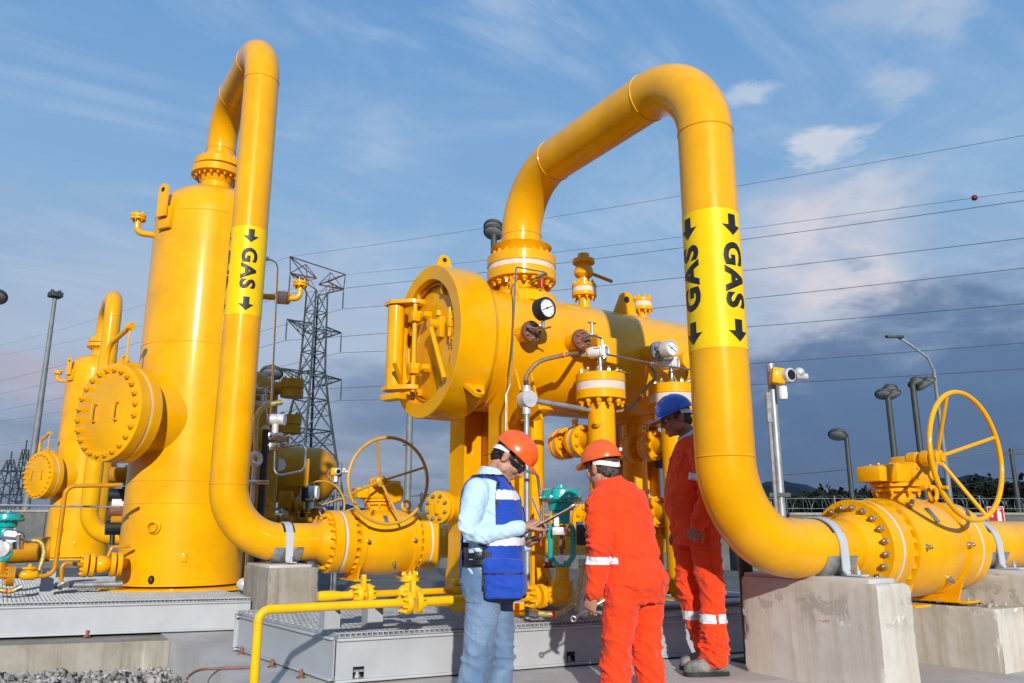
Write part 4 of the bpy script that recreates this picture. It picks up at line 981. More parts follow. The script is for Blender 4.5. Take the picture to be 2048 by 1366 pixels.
    # downcomers to the sump
    for x in (3.72, 4.86):
        MB().lathe((x, VY, .5), (0, 0, 1), [(0, .11), (VZ - 1.03, .11), (VZ - 1.02, .16), (VZ - .99, .20), (VZ - .96, .20)], 32).obj('downcomer', m, root)
    MB().lathe((3.0, 5.55, .50), (1, 0, 0), [(0, .24), (.62, .24)] + [(.62 + .16 * math.sin(R(k * 10)), .24 * math.cos(R(k * 10)) + .001) for k in range(1, 10)], 40).obj('sump', m, root)
    for z in (3.42,): weld(root, (z, VY, VZ), (1, 0, 0), .506, m)
    return root
vessel()

# ---------------------------------------------------------------- small valves on top of the vessel
def top_valve(label, px, ys, s=1., lever=True):
    b = PY(px, ys[0], VY); X = b.x; z0 = VZ + .49; r = thing('vent_valve', label, 'valve', (X, VY, z0)); zz = [zat(y, X, VY) for y in ys]
    MB().cyl((X, VY, z0 - .02), (X, VY, zz[1]), .055 * s, n=20).obj('riser', 'yellow', r)
    flange(r, (X, VY, zz[1]), (0, 0, 1), .115 * s, .035, .055); MB().lathe((X, VY, zz[1] + .036), (0, 0, 1), [(0, .112 * s), (.045, .112 * s)], 28).obj('joint_tape', 'gasket', r); flange(r, (X, VY, zz[1] + .082), (0, 0, 1), .115 * s, .035, .055)
    bolts(r, (X, VY, zz[1]), (0, 0, -1), .09 * s, 8, .014, .022); bolts(r, (X, VY, zz[1] + .117), (0, 0, 1), .09 * s, 8, .014, .022)
    if lever:
        MB().lathe((X, VY, zz[1] + .117), (0, 0, 1), [(0, .05), (.06, .05), (.08, .075), (.10, .09), (.14, .09), (.16, .08), (.22, .06), (.3, .055)], 24).obj('valve_body', 'yellow', r)
        bolts(r, (X, VY, zz[1] + .235), (0, 0, -1), .075, 6, .013, .02); flange(r, (X, VY, zz[2]), (0, 0, -1), .105, .035, .05)
        MB().cyl((X, VY, zz[1] + .4), (X, VY, zz[2] - .03), .055, n=18).obj('outlet', 'yellow', r)
        MB().tube([(X + .03, VY - .06, zz[1] + .22), (X + .26, VY - .09, zz[1] + .17)], .017, 8).obj('lever', 'yellow2', r)
    return r
top_valve('yellow valve with white gasket ring and side lever on top of the vessel', 1169, (610, 594, 520))
top_valve('short flanged vent stub with pale cap on top of the vessel', 1286, (640, 622, 600), .85, False)

# ---------------------------------------------------------------- gauges and nozzles on the vessel flank
def nozzle(root, p, m='rust', bm='brass', r=.085):
    d = V((0, -1, 0)); MB().cyl(p + V((0, .28, 0)), p, r * .82, n=28).obj('stub', 'yellow', root)
    MB().lathe(p, d, [(0, r * .96), (.004, r), (.03, r), (.034, r * .96)], 28).obj('flange', m, root); bolts(root, p + d * .034, d, r * .68, 6, .013, .016, 'bolt')
def gauge(label, pn, pg, rg, dark, nzm, nrm):
    p = PY(pn[0], pn[1], 5.02); r = thing('pressure_gauge', label, 'gauge', p); nozzle(r, p, nzm)
    c = PY(pg[0], pg[1], 4.84); n = V(nrm).normalized(); x, y, z = basis(n)
    c2 = V((c.x, c.y, p.z)) 
    MB().tube([p + V((0, -.03, 0)), p + V((.0, -.1, 0)), V((c.x, c.y + .02, p.z + .01))], .017, 10).obj('manifold', 'steel', r)
    MB().cyl(V((c.x, c.y + .02, p.z)), V((c.x, c.y + .02, c.z - rg * .9)), .016, n=10).obj('stem', 'steel', r)
    for s in (-.05, .05): MB().cyl(V((c.x + s, c.y - .02, p.z + .005)), V((c.x + s * .4, c.y + .05, p.z)), .007, n=8).obj('tee_handle', 'steel', r)
    MB().cyl(p + V((-.07, -.06, .02)), p + V((-.01, -.10, 0)), .011, n=10).obj('bleed_screw', 'steel', r)
    cs = MB().lathe(c - n * .05, n, [(0, rg * .85), (.01, rg), (.085, rg), (.095, rg * .93), (.095, rg * .80), (.088, rg * .79)], 40, cap=False)
    cs.cyl(c - n * .05, c - n * .046, rg * .85, n=40); case = cs.obj('case', dark, r)
    MB().cyl(c + n * .030, c + n * .036, rg * .82, n=40).obj('dial', 'dial', case)
    tk = MB()
    right = V((-n.y, n.x, 0)).normalized(); right = right if right.dot(RT) > 0 else -right; up_ = n.cross(right); up_ = up_ if up_.z > 0 else -up_
    for k in range(25):
        a = R(225 - 270 * k / 24); dd = right * math.cos(a) + up_ * math.sin(a); l = .60 if k % 4 == 0 else .67
        tk.cyl(c + n * .037 + dd * rg * l, c + n * .037 + dd * rg * .74, .0012 if k % 4 else .002, n=4)
    a = R(205 if dark == 'rubber' else 150); dd = right * math.cos(a) + up_ * math.sin(a); tk.cyl(c + n * .039 + dd * rg * .6, c + n * .039 - dd * rg * .7, .003, n=5); tk.cyl(c + n * .036, c + n * .042, .008, n=10)
    tk.obj('needle_and_scale', 'black', case)
    return r
gauge('black cased pressure gauge with white dial beside the vessel inlet neck', (1060, 664), (1088, 618), .088, 'rubber', 'rust', (.12, -1, .02))
gauge('silver cased pressure gauge with white dial near the middle of the vessel', (1313, 703), (1337, 698), .072, 'silver', 'galv', (.0, -1, .05))
p = PY(1160, 680, 5.02); r = thing('instrument_nozzle', 'brown flanged nozzle with needle valve between the two gauges', 'nozzle', p); nozzle(r, p)
MB().cyl(p + V((0, -.03, 0)), p + V((.03, -.12, .02)), .02, n=10).cyl(p + V((.03, -.12, .02)), p + V((.03, -.12, .12)), .012, n=8).cyl(p + V((-.01, -.12, .12)), p + V((.07, -.12, .12)), .007, n=8).obj('needle_valve', 'steel', r)
MB().tube(bend([p + V((.03, -.12, .02)), p + V((.12, -.13, 0)), p + V((.13, -.14, -.16))], .02, 5), .01, 8).obj('tube', 'steel', r)
p = PY(1372, 722, 5.0); r = thing('side_nozzle', 'yellow capped nozzle on the vessel just left of the right GAS pipe', 'nozzle', p)
MB().cyl(p + V((0, .3, 0)), p, .07, n=24).lathe(p, (0, -1, 0), [(0, .08), (.04, .08), (.05, .06)], 24).obj('nozzle', 'yellow', r)
# name plates on the vessel flank
p = PY(1218, 700, 5.0); r = thing('name_plate_bracket', 'blank yellow rectangular plate on the vessel flank behind the first transmitter', 'plate', p)
MB().box(p + V((0, .01, 0)), (.22, .012, .22), Matrix.Rotation(R(0), 3, 'Z'), .003).obj('plate', 'yellow', r); MB().box(p + V((-.12, .05, .02)), (.014, .1, .2), None, .002).obj('bracket', 'yellow2', r)

# ---------------------------------------------------------------- level standpipes with transmitters
def standpipe(label, X, Y, zf, zb, zbr, tx=True):
    r = thing('level_standpipe', label, 'standpipe', (X, Y, .27)); m = 'yellow'
    MB().lathe((X, Y, .36), (0, 0, 1), [(0, .03), (.02, .08), (.08, .108), (zf[0] - .36, .108)], 36).obj('pipe', m, r)
    h = zf[1] - zf[0]
    flange(r, (X, Y, zf[0]), (0, 0, 1), .20, h * .34, .108); MB().lathe((X, Y, zf[0] + h * .345), (0, 0, 1), [(0, .196), (h * .3, .196)], 48).obj('joint_tape', 'gasket', r)
    MB().lathe((X, Y, zf[0] + h * .65), (0, 0, 1), [(0, .196), (.004, .20), (h * .33, .20), (h * .35, .19)], 48).obj('blind_flange', m, r)
    bolts(r, (X, Y, zf[0]), (0, 0, -1), .165, 12, .022, .035, m); bolts(r, (X, Y, zf[1]), (0, 0, 1), .165, 12, .02, .024, 'bolt')
    MB().box((X + .1, Y - .13, zf[1] + .004), (.22, .1, .006), Matrix.Rotation(R(20), 3, 'Z')).obj('tag_strip', m, r)
    for z in zbr:
        Yt = 5.52; MB().cyl((X, Y + .08, z), (X, Yt, z), .07, n=28).obj('bridle', m, r)
        for y0 in (Y + .22, Yt - .12):
            for o_ in (0, .075): MB().lathe((X, y0 + o_, z), (0, 1, 0), [(0, .125), (.004, .13), (.042, .13), (.046, .125)], 36).obj('flange', m, r)
            MB().lathe((X, y0 + .047, z), (0, 1, 0), [(0, .127), (.027, .127)], 36).obj('joint_tape', 'gasket', r)
            bolts(r, (X, y0, z), (0, -1, 0), .103, 8, .017, .024, m)
        for y0 in (Y + .34, Yt - .2): MB().lathe((X, y0, z + .07), (0, 0, 1), [(0, .012), (.05, .012), (.052, .02), (.075, .02), (.078, .012), (.1, .02), (.12, .02)], 10).obj('bleed_plug', 'steel', r)
    MB().lathe((X - .09, Y - .06, zbr[0] + .10), (-.8, -.6, 0), [(0, .03), (.03, .03), (.035, .022), (.06, .01)], 14).obj('plug', m, r)
    return r
def transmitter(label, X, Y, z, hose_to, hs='conduit'):
    """head transmitter standing on the blind flange"""
    r = thing('level_transmitter', label, 'transmitter', (X, Y, z)); k_ = .78; d = (RT * .86 - V((FW.x, FW.y, 0)) * .5).normalized()
    MB().lathe((X, Y, z), (0, 0, 1), [(0, .018), (.03, .018), (.032, .03), (.06, .03), (.062, .02), (.085, .02), (.087, .028), (.12, .028), (.122, .02), (.17, .02)], 12).obj('stem', 'steel', r)
    c = V((X, Y, z + .19)) - d * .01
    h = MB().lathe(c - d * .085, d, [(0, .04), (.012, .048), (.115, .048), (.117, .056), (.15, .056), (.158, .05), (.158, .040), (.152, .038)], 32, cap=False); h.cyl(c - d * .085, c - d * .083, .04, n=32)
    hd = h.obj('housing', 'white', r); MB().cyl(c + d * .05, c + d * .067, .039, n=28).obj('display_glass', 'dglass', hd); MB().cyl(c + d * .067, c + d * .069, .024, n=20).obj('display', 'silver', hd)
    MB().box(c - d * .02 - V((FW.x, FW.y, 0)) * .046 + V((0, 0, .005)), (.055, .012, .046), Matrix.Rotation(AZ - math.pi / 2 - R(-30) * 0 + R(-30), 3, 'Z'), .002).obj('name_plate', 'pad', hd)
    a = c - d * .08; b = a - d * .10 + V((0, 0, .01)); MB().tube([a, a - d * .05, b], .017, 12).cyl(a - d * .06, a - d * .06 + V((0, 0, .06)), .019, n=12).sphere(a - d * .06, .026).obj('conduit_elbow', 'silver', r)
    return b, d
sp1 = (3.93, 4.95); z1 = (zat(801, *sp1), zat(750, *sp1)); sp2 = (4.70, 4.95); z2 = (zat(828, *sp2), zat(771, *sp2))
standpipe('tall yellow level standpipe with white gasket ring above the crouching orange helmet', *sp1, z1, 0, (zat(876, *sp1), zat(1040, *sp1)))
standpipe('second yellow level standpipe with white gasket ring behind the blue helmet', *sp2, z2, 0, (zat(886, *sp2), zat(1022, *sp2)))
b1, d1 = transmitter('white level transmitter on the left standpipe with dark display', *sp1, z1[1], None)
b2, d2 = transmitter('white level transmitter on the right standpipe beside the GAS pipe', *sp2, z2[1], None)
# silver conduit riser, round box and hoses
cb = PY(1053, 799, 4.9)
r = thing('conduit_riser', 'silver conduit with round junction box beside the vessel column', 'conduit', (cb.x, cb.y, .3))
MB().cyl((cb.x, cb.y, .3), (cb.x, cb.y, cb.z), .021, n=14).obj('riser', 'galv', r)
MB().cyl(cb + V((0, .04, 0)), cb - V((0, .05, 0)), .062, n=24).cyl(cb, cb + V((0, 0, .1)), .032, n=14).cyl(cb, cb - V((0, 0, .11)), .03, n=14).obj('junction_box', 'silver', r)
MB().cyl(cb, (3.85, 4.97, cb.z - .02), .02, n=14).obj('branch', 'galv', r)
def hose(label, pts, rr, m='conduit', band=None, name='flexible_hose', seg=10):
    P = [V(p) for p in pts]; out = []
    for i in range(len(P) - 1):                                   # Catmull-Rom
        p0, p1, p2, p3 = P[max(0, i - 1)], P[i], P[i + 1], P[min(len(P) - 1, i + 2)]
        for k in range(seg):
            t = k / seg; out.append(.5 * ((2 * p1) + (p2 - p0) * t + (2 * p0 - 5 * p1 + 4 * p2 - p3) * t * t + (3 * p1 - p0 - 3 * p2 + p3) * t ** 3))
    out.append(P[-1]); r = thing(name, label, 'hose', P[0]); MB().tube(out, rr, 14).obj('hose', m, r, sharp=60)
    if band:
        n = len(out); i = int(n * band); MB().tube(out[i:i + 3], rr * 1.15, 14).obj('red_band', 'red', r); MB().tube(out[i + 2:i + 4], rr * 1.14, 14).obj('yellow_band', 'bright', r)
    for e, f in ((out[0], out[1]), (out[-1], out[-2])): MB().cyl(e, e + (f - e).normalized() * .05, rr * 1.25, n=8).obj('end_fitting', 'steel', r)
    return r
hose('brown braided hose arching from the round junction box to the left transmitter', [cb + V((0, 0, .1)), PY(1053, 752, 4.88), PY(1078, 724, 4.85), PY(1120, 712, 4.84), PY(1140, 708, 4.84), b1], .017, 'conduit', .62)
hose('dark hose sagging from the left standpipe up to the right transmitter', [(4.0, 5.0, cb.z - .02), PY(1240, 822, 4.88), PY(1270, 808, 4.86), PY(1296, 772, 4.85), PY(1312, 752, 4.85), b2], .015, 'conduit', .45)
# thin sense line with red handled valve on the neck
ps = [PY(1011, 880, 5.0), PY(1012, 790, 5.0), PY(1021, 768, 5.0), PY(1032, 534, 5.2), PY(1090, 545, 5.25), PY(1096, 548, 5.4)]
r = thing('impulse_line', 'thin bent steel tube running down from the inlet neck past the vessel', 'tube', ps[0]); MB().tube(bend(ps, [.02, .05, .03, .015], 5), .0075, 8).obj('tube', 'steel', r)
q = PY(1074, 556, 5.33); MB().cyl(q, PY(1092, 548, 5.3), .022, n=10).cyl(PY(1058, 566, 5.45), q, .014, n=8).obj('needle_valve', 'steel', r); MB().cyl(PY(1083, 558, 5.3), PY(1083, 575, 5.3), .011, n=8).obj('red_handle', 'red', r)
ps = [PY(1046, 940, 4.75), PY(1075, 948, 4.75), PY(1082, 1010, 4.75), PY(1082, 1080, 4.75)]
r = thing('impulse_line', 'short bent steel tube beside the vest man\'s helmet and the teal valve', 'tube', ps[0]); MB().tube(bend(ps[:2] + ps[2:], .04, 5), .011, 8).obj('tube', 'steel', r)
ps = [PY(1210, 708, 4.9), PY(1330, 732, 4.86), PY(1400, 742, 4.84), PY(1460, 750, 4.84)]
r = thing('conduit_run', 'thin steel conduit running right between the two transmitters', 'conduit', ps[0]); MB().tube(ps, .009, 8).obj('tube', 'steel', r)

# extra blind flange peeking left of the vest man
p = PX(888, 1015, 3.05); r = thing('drain_nozzle', 'small yellow blind flange with steel bolts beside the vessel column', 'flange', (p.x, p.y, p.z))
MB().cyl(p + V((.35, .1, 0)), p, .1, n=28).obj('neck', 'yellow', r); d = V((-.9, -.42, 0)).normalized()
MB().lathe(p, d, [(0, .125), (.004, .13), (.035, .13), (.038, .125)], 36).obj('flange', 'yellow', r); MB().lathe(p + d * .05, d, [(0, .125), (.004, .13), (.035, .13), (.038, .125)], 36).obj('blind', 'yellow', r)
bolts(r, p + d * .088, d, .095, 8, .016, .018, 'bolt'); s = V((-d.y, d.x, 0)); MB().tube(bend([p + d * .09 + V((0, 0, .05)) + s * .02, p + d * .13 + V((0, 0, .05)) + s * .02, p + d * .13 - V((0, 0, .05)) + s * .02, p + d * .09 - V((0, 0, .05)) + s * .02], .012, 4), .006, 8).obj('handle', 'yellow', r)

# ---------------------------------------------------------------- teal control valve
def control_valve(label, X, Y, S=1., zs=None, m='teal', pipe='yellow'):
    r = thing('control_valve', label, 'valve', (X, Y, .27)); z = zs
    MB().lathe((X, Y, z(1048)), (0, 0, 1), [(0, .06), (z(1022) - z(1048), .065), (z(1021) - z(1048), .088), (z(1006) - z(1048), .095), (z(1003) - z(1048), .135), (z(999) - z(1048), .155), (z(996) - z(1048), .155), (z(994) - z(1048), .14), (z(981) - z(1048), .135), (z(977) - z(1048), .11), (z(976) - z(1048), .03), (z(970) - z(1048), .028)], 40).obj('actuator', m, r)
    bolts(r, (X, Y, z(996)), (0, 0, 1), .142, 14, .009, .012, 'steel', stud=False); bolts(r, (X, Y, z(1000)), (0, 0, -1), .142, 14, .009, .012, 'steel', stud=False)
    MB().torus((X - .10, Y - .06, z(984)), (.3, -1, 0), .024, .006, 20, 6).obj('lifting_eye', 'steel', r)
    zt, zb = z(1050), z(1128); yk = MB(); rt = RT * .075
    for s in (-1, 1): yk.tube(bend([V((X, Y, zt)) + RT * (s * .05), V((X, Y, zt - .02)) + RT * (s * .08), V((X, Y, zb + .05)) + RT * (s * .08), V((X, Y, zb)) + RT * (s * .04)], .02, 4), .018, 10)
    yk.lathe((X, Y, zb - .02), (0, 0, 1), [(0, .05), (.01, .065), (.04, .065), (.045, .04)], 24).obj('yoke', m, r)
    MB().cyl((X, Y, zb), (X, Y, zt), .012, n=10).lathe((X, Y, (zt + zb) / 2 - .03), (0, 0, 1), [(0, .025), (.06, .025)], 12).obj('stem', 'rust', r)
    MB().box(V((X, Y, z(1062))) - V((FW.x, FW.y, 0)) * .07 + RT * -.02, (.10, .05, .055), Matrix.Rotation(AZ - math.pi / 2, 3, 'Z'), .008).obj('positioner', 'silver', r)
    MB().box(V((X, Y, z(1040))) - V((FW.x, FW.y, 0)) * .09 - RT * .04, (.035, .03, .09), Matrix.Rotation(AZ - math.pi / 2, 3, 'Z'), .006).obj('regulator', 'white', r)
    MB().box(V((X, Y, z(1070))) + RT * .14, (.07, .09, .14), Matrix.Rotation(AZ - math.pi / 2, 3, 'Z'), .01).obj('switch_box', 'rubber', r)
    MB().cyl(V((X, Y, z(1043))) + RT * .13, V((X, Y, z(1058))) + RT * .13, .03, n=14).obj('air_filter', 'white', r)
    MB().tube(bend([V((X, Y, z(1060))) - RT * .02, V((X, Y, z(1060))) - RT * .22, V((X, Y, z(1082))) - RT * .22], .03, 5), .010, 8).cyl(V((X, Y, z(1060))) - RT * .08, V((X, Y, z(1060))) - RT * .15, .018, n=8).obj('air_tube', 'steel', r)
    MB().cyl(V((X, Y, z(1075))) - RT * .145, V((X, Y, z(1092))) - RT * .145, .008, n=8).obj('warning_ribbon', 'red', r)
    MB().box(V((X, Y, z(1118))) - V((FW.x, FW.y, 0)) * .07 - RT * .01, (.035, .004, .06), Matrix.Rotation(AZ - math.pi / 2 + .3, 3, 'Z')).obj('paper_tag', 'paper', r)
    MB().lathe((X, Y, z(1188)), (0, 0, 1), [(0, .074), (z(1160) - z(1188), .074), (z(1159) - z(1188), .056), (z(1152) - z(1188), .052), (z(1130) - z(1188), .05)], 36).obj('valve_body', pipe, r)
    return r
TX, TY = 3.34, 4.69; zt_ = lambda y: zat(y, TX, TY)
control_valve('teal diaphragm control valve standing between the two men', TX, TY, 1., zt_)
ZM = zt_(1190)
r = thing('small_bore_pipe', 'yellow pipe with bolted flanges feeding the teal control valve', 'pipe', (2.6, TY, ZM))
MB().tube([(2.35, TY, ZM), (TX, TY, ZM)], .032, 24).sphere((TX, TY, ZM + .012), .078, (1, 1, 1), 28).lathe((TX - .14, TY, ZM), (1, 0, 0), [(0, .045), (.06, .07), (.12, .074)], 24).obj('pipe', 'yellow', r)
for x in (3.08, 3.14): MB().lathe((x, TY, ZM), (1, 0, 0), [(0, .077), (.004, .08), (.028, .08), (.032, .077)], 32).obj('flange', 'yellow', r)
bolts(r, (3.08, TY, ZM), (-1, 0, 0), .062, 8, .0125, .024); bolts(r, (3.172, TY, ZM), (1, 0, 0), .062, 8, .0125, .016)

# front small bore lines on the skid
def flange_pair(r, x, Y, z, R_=.066, m='bright', gap=.034, n=8, th=.03):
    for x_ in (x, x + th + gap): MB().lathe((x_, Y, z), (1, 0, 0), [(0, R_ * .97), (.004, R_), (th - .004, R_), (th, R_ * .97)], 36).obj('flange', m, r)
    bolts(r, (x, Y, z), (-1, 0, 0), R_ * .76, n, .0105, .018, m); bolts(r, (x + 2 * th + gap, Y, z), (1, 0, 0), R_ * .76, n, .0105, .014, m)
    MB().box((x + th + gap / 2, Y, z + R_ * 1.1), (gap * .7, .045, R_ * 1.5), None, .003).obj('paddle_blind', m, r)
zf = .488; Yf = 4.44
r = thing('drain_pipe', 'bright yellow drain pipe bending down to the ground in front of the skid', 'pipe', (1.2, Yf, GZ))
MB().tube(bend([(1.205, Yf, GZ + .02), (1.205, Yf, zf), (2.04, Yf, zf)], .06, 10), .0235, 24).obj('pipe', 'bright', r, sharp=60)
for p, ax in (((1.265, Yf, zf), (1, 0, 0)), ((1.205, Yf, zf - .06), (0, 0, 1)), ((1.72, Yf, zf), (1, 0, 0))): MB().torus(p, ax, .0235, .003, 20, 6).obj('weld_seam', 'bright', r)
flange_pair(r, 2.04, Yf, zf)
MB().tube(bend([(2.13, Yf, zf), (2.52, Yf, zf), (2.52, TY, ZM)], .05, 6), .026, 20).obj('tail_pipe', 'bright', r)
Yb = 4.98
r = thing('bypass_pipe', 'yellow bypass pipe with bolted valve behind the front drain pipe', 'pipe', (1.68, Yb, ZM)); zb = .500
MB().lathe((1.70, Yb, zb), (1, 0, 0), [(0, .005), (.005, .028), (.03, .032), (.10, .032), (.15, .024), (.22, .024)], 24).obj('cap', 'bright', r)
MB().tube([(1.9, Yb, zb), (2.7, Yb, zb)], .022, 20).obj('pipe', 'yellow', r)
flange_pair(r, 1.95, Yb, zb)
MB().lathe((2.24, Yb, zb), (1, 0, 0), [(0, .026), (.03, .05), (.12, .05), (.16, .026)], 20).lathe((2.32, Yb, zb + .03), (0, 0, 1), [(0, .035), (.04, .035), (.042, .062), (.062, .062), (.064, .05), (.08, .05)], 20).obj('check_valve', 'bright', r)
bolts(r, (2.32, Yb, zb + .11), (0, 0, 1), .046, 8, .009, .014, 'bright')
MB().lathe((2.62, Yb, zb), (1, 0, 0), [(0, .03), (.02, .04), (.1, .04), (.12, .03)], 20).box((2.68, Yb, zb + .055), (.08, .07, .04), None, .008).obj('small_valve', 'yellow', r)
MB().tube(bend([(2.68, Yb, zb + .07), (2.70, Yb, zb + .12), (2.86, Yb - .02, zb + .125)], .02, 5), .009, 10).obj('lever', 'yellow', r)
MB().tube(bend([(2.74, Yb, zb), (2.86, Yb, zb), (2.86, TY + .06, ZM)], .05, 6), .028, 20).obj('tee', 'yellow', r)
# grey pipe supports on the skid
for x, y, lab in ((2.08, 4.95, 'grey angle stand under the front yellow flanges'), (1.86, 5.12, 'second grey angle stand just behind the first, nearer the pier'), (2.80, 4.72, 'grey angle stand between the denim legs and the braided hose')):
    r = thing('pipe_support', lab, 'pipe stand', (x, y, .29))
    MB().box((x, y, .365), (.09, .012, .15)).box((x - .05, y + .05, .365), (.012, .1, .15)).obj('upright', 'grey', r, smooth=False); MB().box((x + .04, y - .07, .444), (.17, .24, .008)).obj('top_plate', 'grey', r, smooth=False)
hose('gold braided hose with red and yellow bands curving up behind the orange sleeve', [PY(1060, 1224, 4.62), PY(1090, 1228, 4.6), PY(1120, 1226, 4.58), PY(1146, 1205, 4.57), PY(1160, 1170, 4.57), PY(1166, 1120, 4.6)], .019, 'brass', .28)
cb2 = PY(1187, 1215, 4.55); o = MB().sphere(cb2 + V((0, .12, .0)), .06, (1, 1, 1.4)).cyl(cb2 + V((0, .12, 0)), cb2 + V((0, .12, .32)), .03, n=14).obj('conduit_fitting', 'silver', loc=cb2 + V((0, .12, 0))); tag(o, 'silver conduit fitting behind the sleeve of the crouching man', 'conduit')
# yellow junction blocks and cable on the skid behind the third man
r = thing('conduit_run', 'grey conduit lying on the skid grating behind the two men in orange', 'conduit', (4.3, 4.9, .32)); MB().tube([(3.9, 4.85, .34), (4.6, 4.85, .33), (5.3, 4.8, .33)], .03, 12).obj('tube', 'galv', r)
for px, lab in ((1336, 'low yellow steel plate on the skid between the two orange suits'),):
    c_ = PY(px, 1186, 5.0); o = MB().box(c_ + V((0, .2, 0)), (.22, .3, .03), None, .004).box(c_ + V((0, .2, -.08)), (.2, .28, .02), None, .004).box(c_ + V((0, .25, -.04)), (.02, .02, .08)).obj('base_plate', 'yellow', loc=c_); tag(o, lab, 'plate')
c_ = PY(1450, 1186, 5.1); r = thing('cable_coil', 'loose grey hose loop on the skid behind the striped trouser leg', 'hose', c_); MB().torus((c_.x, c_.y, .32), (0, 0, 1), .16, .02, 40, 8).torus((c_.x + .04, c_.y + .03, .355), (.05, 0, 1), .17, .02, 40, 8).obj('hose', 'galv', r)
r = thing('support_post', 'dark steel post behind the foot of the big right pipe', 'post', (4.9, 4.15, 0)); q = PY(1490, 1120, 4.15); MB().cyl((q.x, q.y, 0), (q.x, q.y, .78), .05, n=16).obj('post', 'rubber', r); MB().box((q.x, q.y, .01), (.2, .2, .02)).obj('foot', 'rubber', r)

# ---------------------------------------------------------------- left foreground: pipes round the tall tank
ctl = thing('sample_pipe', 'slim yellow pipe stepping up beside the far left tank to a flanged valve', 'pipe', (.3, 8.9, .3))
Yq = 8.85
ps = [PY(-30, 1152, Yq), PY(108, 1152, Yq), PY(132, 972, Yq), PY(243, 970, Yq)]
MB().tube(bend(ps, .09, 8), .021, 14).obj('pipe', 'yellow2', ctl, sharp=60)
for xx in (14, 22): c_ = PY(xx, 1152, Yq); MB().lathe(c_, (1, 0, 0), [(0, .09), (.03, .09)], 22).obj('flange', 'yellow2', ctl); bolts(ctl, c_, (-1, 0, 0), .07, 6, .012, .016, 'yellow2')
c_ = PY(58, 1150, Yq); MB().lathe(c_ - V((.07, 0, 0)), (1, 0, 0), [(0, .03), (.03, .045), (.11, .045), (.14, .03)], 16).lathe(c_, (0, 0, 1), [(0, .04), (.05, .04), (.052, .065), (.07, .065), (.075, .02), (.1, .012)], 14).obj('globe_valve', 'yellow', ctl)
r = thing('small_bore_valve', 'short flanged yellow valve stub on the left side of the tall tank', 'valve', PY(200, 1130, 9.5)); c_ = PY(165, 1130, 9.3)
for o_, rr_ in ((0, .12), (.06, .12), (.15, .08), (.25, .12), (.31, .12)): MB().lathe(c_ + V((o_, 0, 0)), (1, 0, 0), [(0, rr_ * .96), (.005, rr_), (.04, rr_), (.045, rr_ * .96)], 26).obj('flange', 'yellow', r)
MB().cyl(c_, c_ + V((.42, .25, 0)), .06, n=20).sphere(c_ + V((.17, 0, 0)), .09).obj('valve_body', 'yellow', r); bolts(r, c_, (-1, 0, 0), .09, 8, .014, .018)
MB().tube(bend([c_ + V((.22, 0, .08)), c_ + V((.25, 0, .17)), c_ + V((.42, 0, .18))], .03, 5), .016, 10).obj('lever', 'yellow2', r)
MB().tube(bend([c_ + V((-.0, 0, .0)), PY(124, 1124, 9.3), PY(122, 1180, 9.3)], .05, 5), .02, 10).obj('drain_tube', 'yellow2', r)
cz = lambda y: zat((y - 1048) * .95 + 1048, .3, 9.2); q = PY(14, 1048, 9.6)
control_valve('teal control valve cut off by the left frame edge', q.x, q.y, 1., lambda y: zat(1022 + (y - 970) * .62, q.x, q.y), pipe='yellow2')
g_ = PY(10, 1098, 9.0); r = thing('air_regulator', 'round silver regulator gauge with white tag at the left frame edge', 'gauge', g_)
MB().lathe(g_, -V((FW.x, FW.y, 0)), [(0, .07), (.05, .07), (.055, .055)], 26).obj('gauge', 'silver', r); MB().box(PY(22, 1072, 9.0), (.10, .01, .12), Matrix.Rotation(R(-20), 3, 'Y') @ Matrix.Rotation(R(-4), 3, 'Z'), .01).obj('paper_tag', 'paper', r)
MB().tube(bend([PY(5, 1064, 9), PY(10, 1058, 9), PY(46, 1062, 9), PY(44, 1098, 9)], .04, 5), .012, 8).cyl(PY(38, 1070, 9), PY(38, 1098, 9), .03, n=10).cyl(PY(-5, 1075, 9), PY(48, 1078, 9), .02, n=8).obj('air_tube', 'steel', r)
hose('gold braided hose sagging beside the left teal valve', [PY(50, 1080, 9.1), PY(80, 1084, 9.1), PY(88, 1105, 9.1), PY(80, 1135, 9.1), PY(76, 1150, 9.1)], .022, 'brass')
hose('short gold hose with red band at the lower left frame edge', [PY(-30, 1172, 8.9), PY(0, 1180, 8.9), PY(22, 1182, 8.9), PY(44, 1174, 8.9)], .022, 'brass', .5)
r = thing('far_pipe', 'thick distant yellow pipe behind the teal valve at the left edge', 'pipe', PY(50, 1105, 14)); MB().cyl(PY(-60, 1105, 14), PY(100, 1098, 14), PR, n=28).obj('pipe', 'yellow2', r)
o = MB().cyl(PY(-20, 1010, 9.3), PY(240, 1014, 9.3), .011, n=8).obj('handrail_wire', 'galv', loc=PY(100, 1012, 9.3)); tag(o, 'thin taut steel rod crossing in front of the far left tank', 'rod')
r = thing('conduit_run', 'grey conduit lying on the left skid in front of the tank base', 'conduit', PY(160, 1170, 9.0)); MB().tube([PY(100, 1171, 9.3), PY(245, 1168, 9.3)], .028, 12).obj('tube', 'galv', r); MB().cyl(PY(128, 1178, 9.25), PY(128, 1164, 9.25), .045, n=14).obj('coupling', 'silver', r)
r = thing('pipe_support', 'grey channel stand under the slim yellow pipe at left', 'pipe stand', PY(92, 1185, 8.8)); c_ = PZ(92, 1190, .29); MB().box((c_.x, c_.y, .4), (.12, .05, .22)).obj('upright', 'grey', r, smooth=False)
r = thing('instrument_cluster', 'dark instruments between the two left tanks', 'instruments', PY(236, 1000, 11)); 
